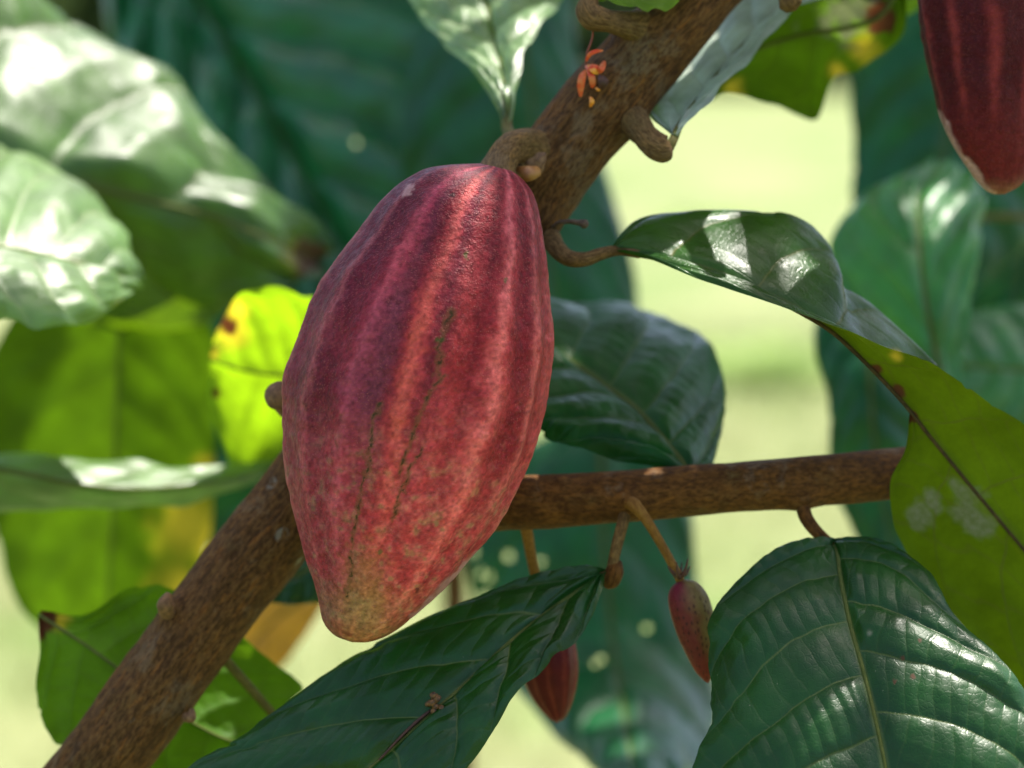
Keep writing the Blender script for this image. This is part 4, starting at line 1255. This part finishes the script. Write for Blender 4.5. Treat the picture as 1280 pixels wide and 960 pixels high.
# ------------------------------------------------------------------ crown overhead (shades the scene, gaps let sun flecks through)
# sun flecks seen in the photograph: (px, py, cm, radius m)
FLECK = [  # noqa
         (100, 60, 26, .05), (30, 40, 26, .05), (190, 110, 27, .045), (215, 170, 27, .03), (60, 300, 17, .055), (130, 340, 17.5, .03), (0, 330, 17, .04), (600, 40, 14, .035), (640, 90, 11, .018), (560, -10, 17.5, .02),
         (120, 585, 20, .03), (40, 580, 19, .04), (220, 595, 20, .025), (330, 440, 18.5, .035), (300, 520, 18, .025), (360, 400, 19, .03), (885, 342, 1.1, .007), (900, 345, 1.3, .007), (868, 338, 1.3, .006), (1235, 850, -3.6, .008),
         (1180, 835, -3, .006), (1258, 880, -3.6, .008), (905, 790, -.6, .006), (652, 604, 4, .005), (700, 603, 3.8, .003), (1050, 480, 28, .010), (768, 880, 31, .011), (776, 932, 27, .010),
         (1062, 28, 14, .010), (930, 40, 8, .012), (870, 110, 6, .018), (1265, 455, 45, .014), 
         (130, 710, 30.5, .03), (60, 710, 31, .03), (205, 720, 31, .03), (210, 650, 31, .03), (275, 330, 27, .008), (235, 355, 26.5, .007), (240, 285, 26, .006), (1150, 460, -1.4, .006), (1165, 300, 24, .008)]
FP = np.array([W(*f[:3]) for f in FLECK])
FR = np.array([f[3] for f in FLECK])
# a basis across the sun's direction
e1 = np.cross(SUN, [0, 0, 1.0])
e1 /= np.linalg.norm(e1)
e2 = np.cross(e1, SUN)


def flat2(p):
    return np.stack([p @ e1, p @ e2], -1)


F2 = flat2(FP)
leaves = []     # centre, direction, normal, length, width


def try_leaf(c, size=1.0):
    ln = random.uniform(.16, .30) * size
    wd = ln * random.uniform(.17, .22)
    az = random.uniform(0, 2 * math.pi)
    dr = np.array([math.cos(az), math.sin(az), random.uniform(-.5, .1)])
    dr /= np.linalg.norm(dr)
    nr = np.array([random.gauss(0, .3), random.gauss(0, .3), 1.0])
    nr -= dr * (nr @ dr)
    nr /= np.linalg.norm(nr)
    q2 = flat2(c + dr * ln * np.linspace(-.46, .46, 7)[:, None])
    dd = np.linalg.norm(q2[None] - F2[:, None], axis=2).min(1)
    if np.any((dd < FR + wd * 0.95) & ((c - FP) @ SUN > 0)):
        return False
    leaves.append((c, dr, nr, ln, wd, q2))
    LQ.append(q2)
    LW.append(np.full(7, wd))
    LC.append(np.repeat(c[None], 7, 0))
    return True


LQ, LW, LC = [], [], []


def in_view(c, margin=0.22):
    r = c - CAM
    z = r @ FWD
    if z < 0.05:
        return False
    return abs(r @ RIGHT) < z * .2118 + margin and abs(r @ UP) < z * .1588 + margin


for k in range(24):
    c = np.array([random.uniform(-1.4, 1.4), random.uniform(-.1, 1.8), random.uniform(2.0, 3.0)])
    if not in_view(c):
        try_leaf(c)
# every point that lies in shade in the photograph gets a leaf somewhere along its way to the sun
pts = [(px, py, dep) for px in range(-80, 1361, 26) for py in range(-80, 1031, 26) for dep in (-3, 2, 5, 12, 22, 30, 37, 44, 49, 54)]
random.shuffle(pts)
cq, cw_, cc_, seen = None, None, None, -1
for (px, py, dep) in pts:
    p = W(px, py, dep)
    p2 = flat2(p)
    if np.any((np.linalg.norm(F2 - p2, axis=1) < FR * .8)):
        continue
    if seen != len(leaves):
        cq, cw_, cc_, seen = np.vstack(LQ), np.concatenate(LW), np.vstack(LC), len(leaves)
    if np.any((np.linalg.norm(cq - p2, axis=1) < cw_ * .7) & ((cc_ - p) @ SUN > 0)):
        continue
    for k in range(14):
        c = p + SUN * random.uniform(.65, 1.55) + (e1 * random.gauss(0, 1) + e2 * random.gauss(0, 1)) * .012
        if c[2] > 1.84 and not in_view(c, .10) and try_leaf(c, 1.0 if k < 4 else (.6 if k < 9 else .33)):
            break
n_ = len(leaves)
u_ = np.linspace(0, 1, 7)
prof = np.sin(np.pi * np.clip(u_ * .94 + .03, 0, 1)) ** .75
V, F, S1, PH = [], [], [], []
off = 0
for (c, dr, nr, ln, wd, _) in leaves:
    sd = np.cross(dr, nr)
    for i, u in enumerate(u_):
        droop = -0.22 * ln * (u - .3) ** 2
        for v in (-1, -.5, 0, .5, 1):
            V.append(c + dr * ln * (u - .5) + sd * v * prof[i] * wd + nr * (abs(v) * wd * .18) + np.array([0, 0, droop]))
            S1.append(abs(v))
            PH.append(u * 8 - abs(v))
    F.append(grid_faces(7, 5, off=off))
    off += 35
V = np.array(V)
z_ = np.zeros(len(V))
crown = mesh_obj('crown', V, np.vstack(F).tolist(), M_DARK, tree, {'s': S1, 'ph': PH, 'tv': z_ + .5, 'dead': z_, 'yel': z_, 'scurf_sheen': z_})
tag(crown, kind='stuff')
# limbs that carry the crown
for (x, y, z) in ((-.95, -.2, 3.0), (-.2, 1.5, 2.9), (.7, 1.1, 2.8), (1.1, .3, 2.6), (-.5, -.3, 2.6)):
    st = W(1110, -800, 26)
    en = np.array([x, y, z])
    tube('limb', [st, st * .6 + en * .4 + [0, 0, .10], st * .25 + en * .75 + [0, 0, .06], en], [.009, .008, .006, .003], M_BARK2, tree, nu=40, nv=12, rough=.04, rscale=90)
print('canopy leaves', n_)
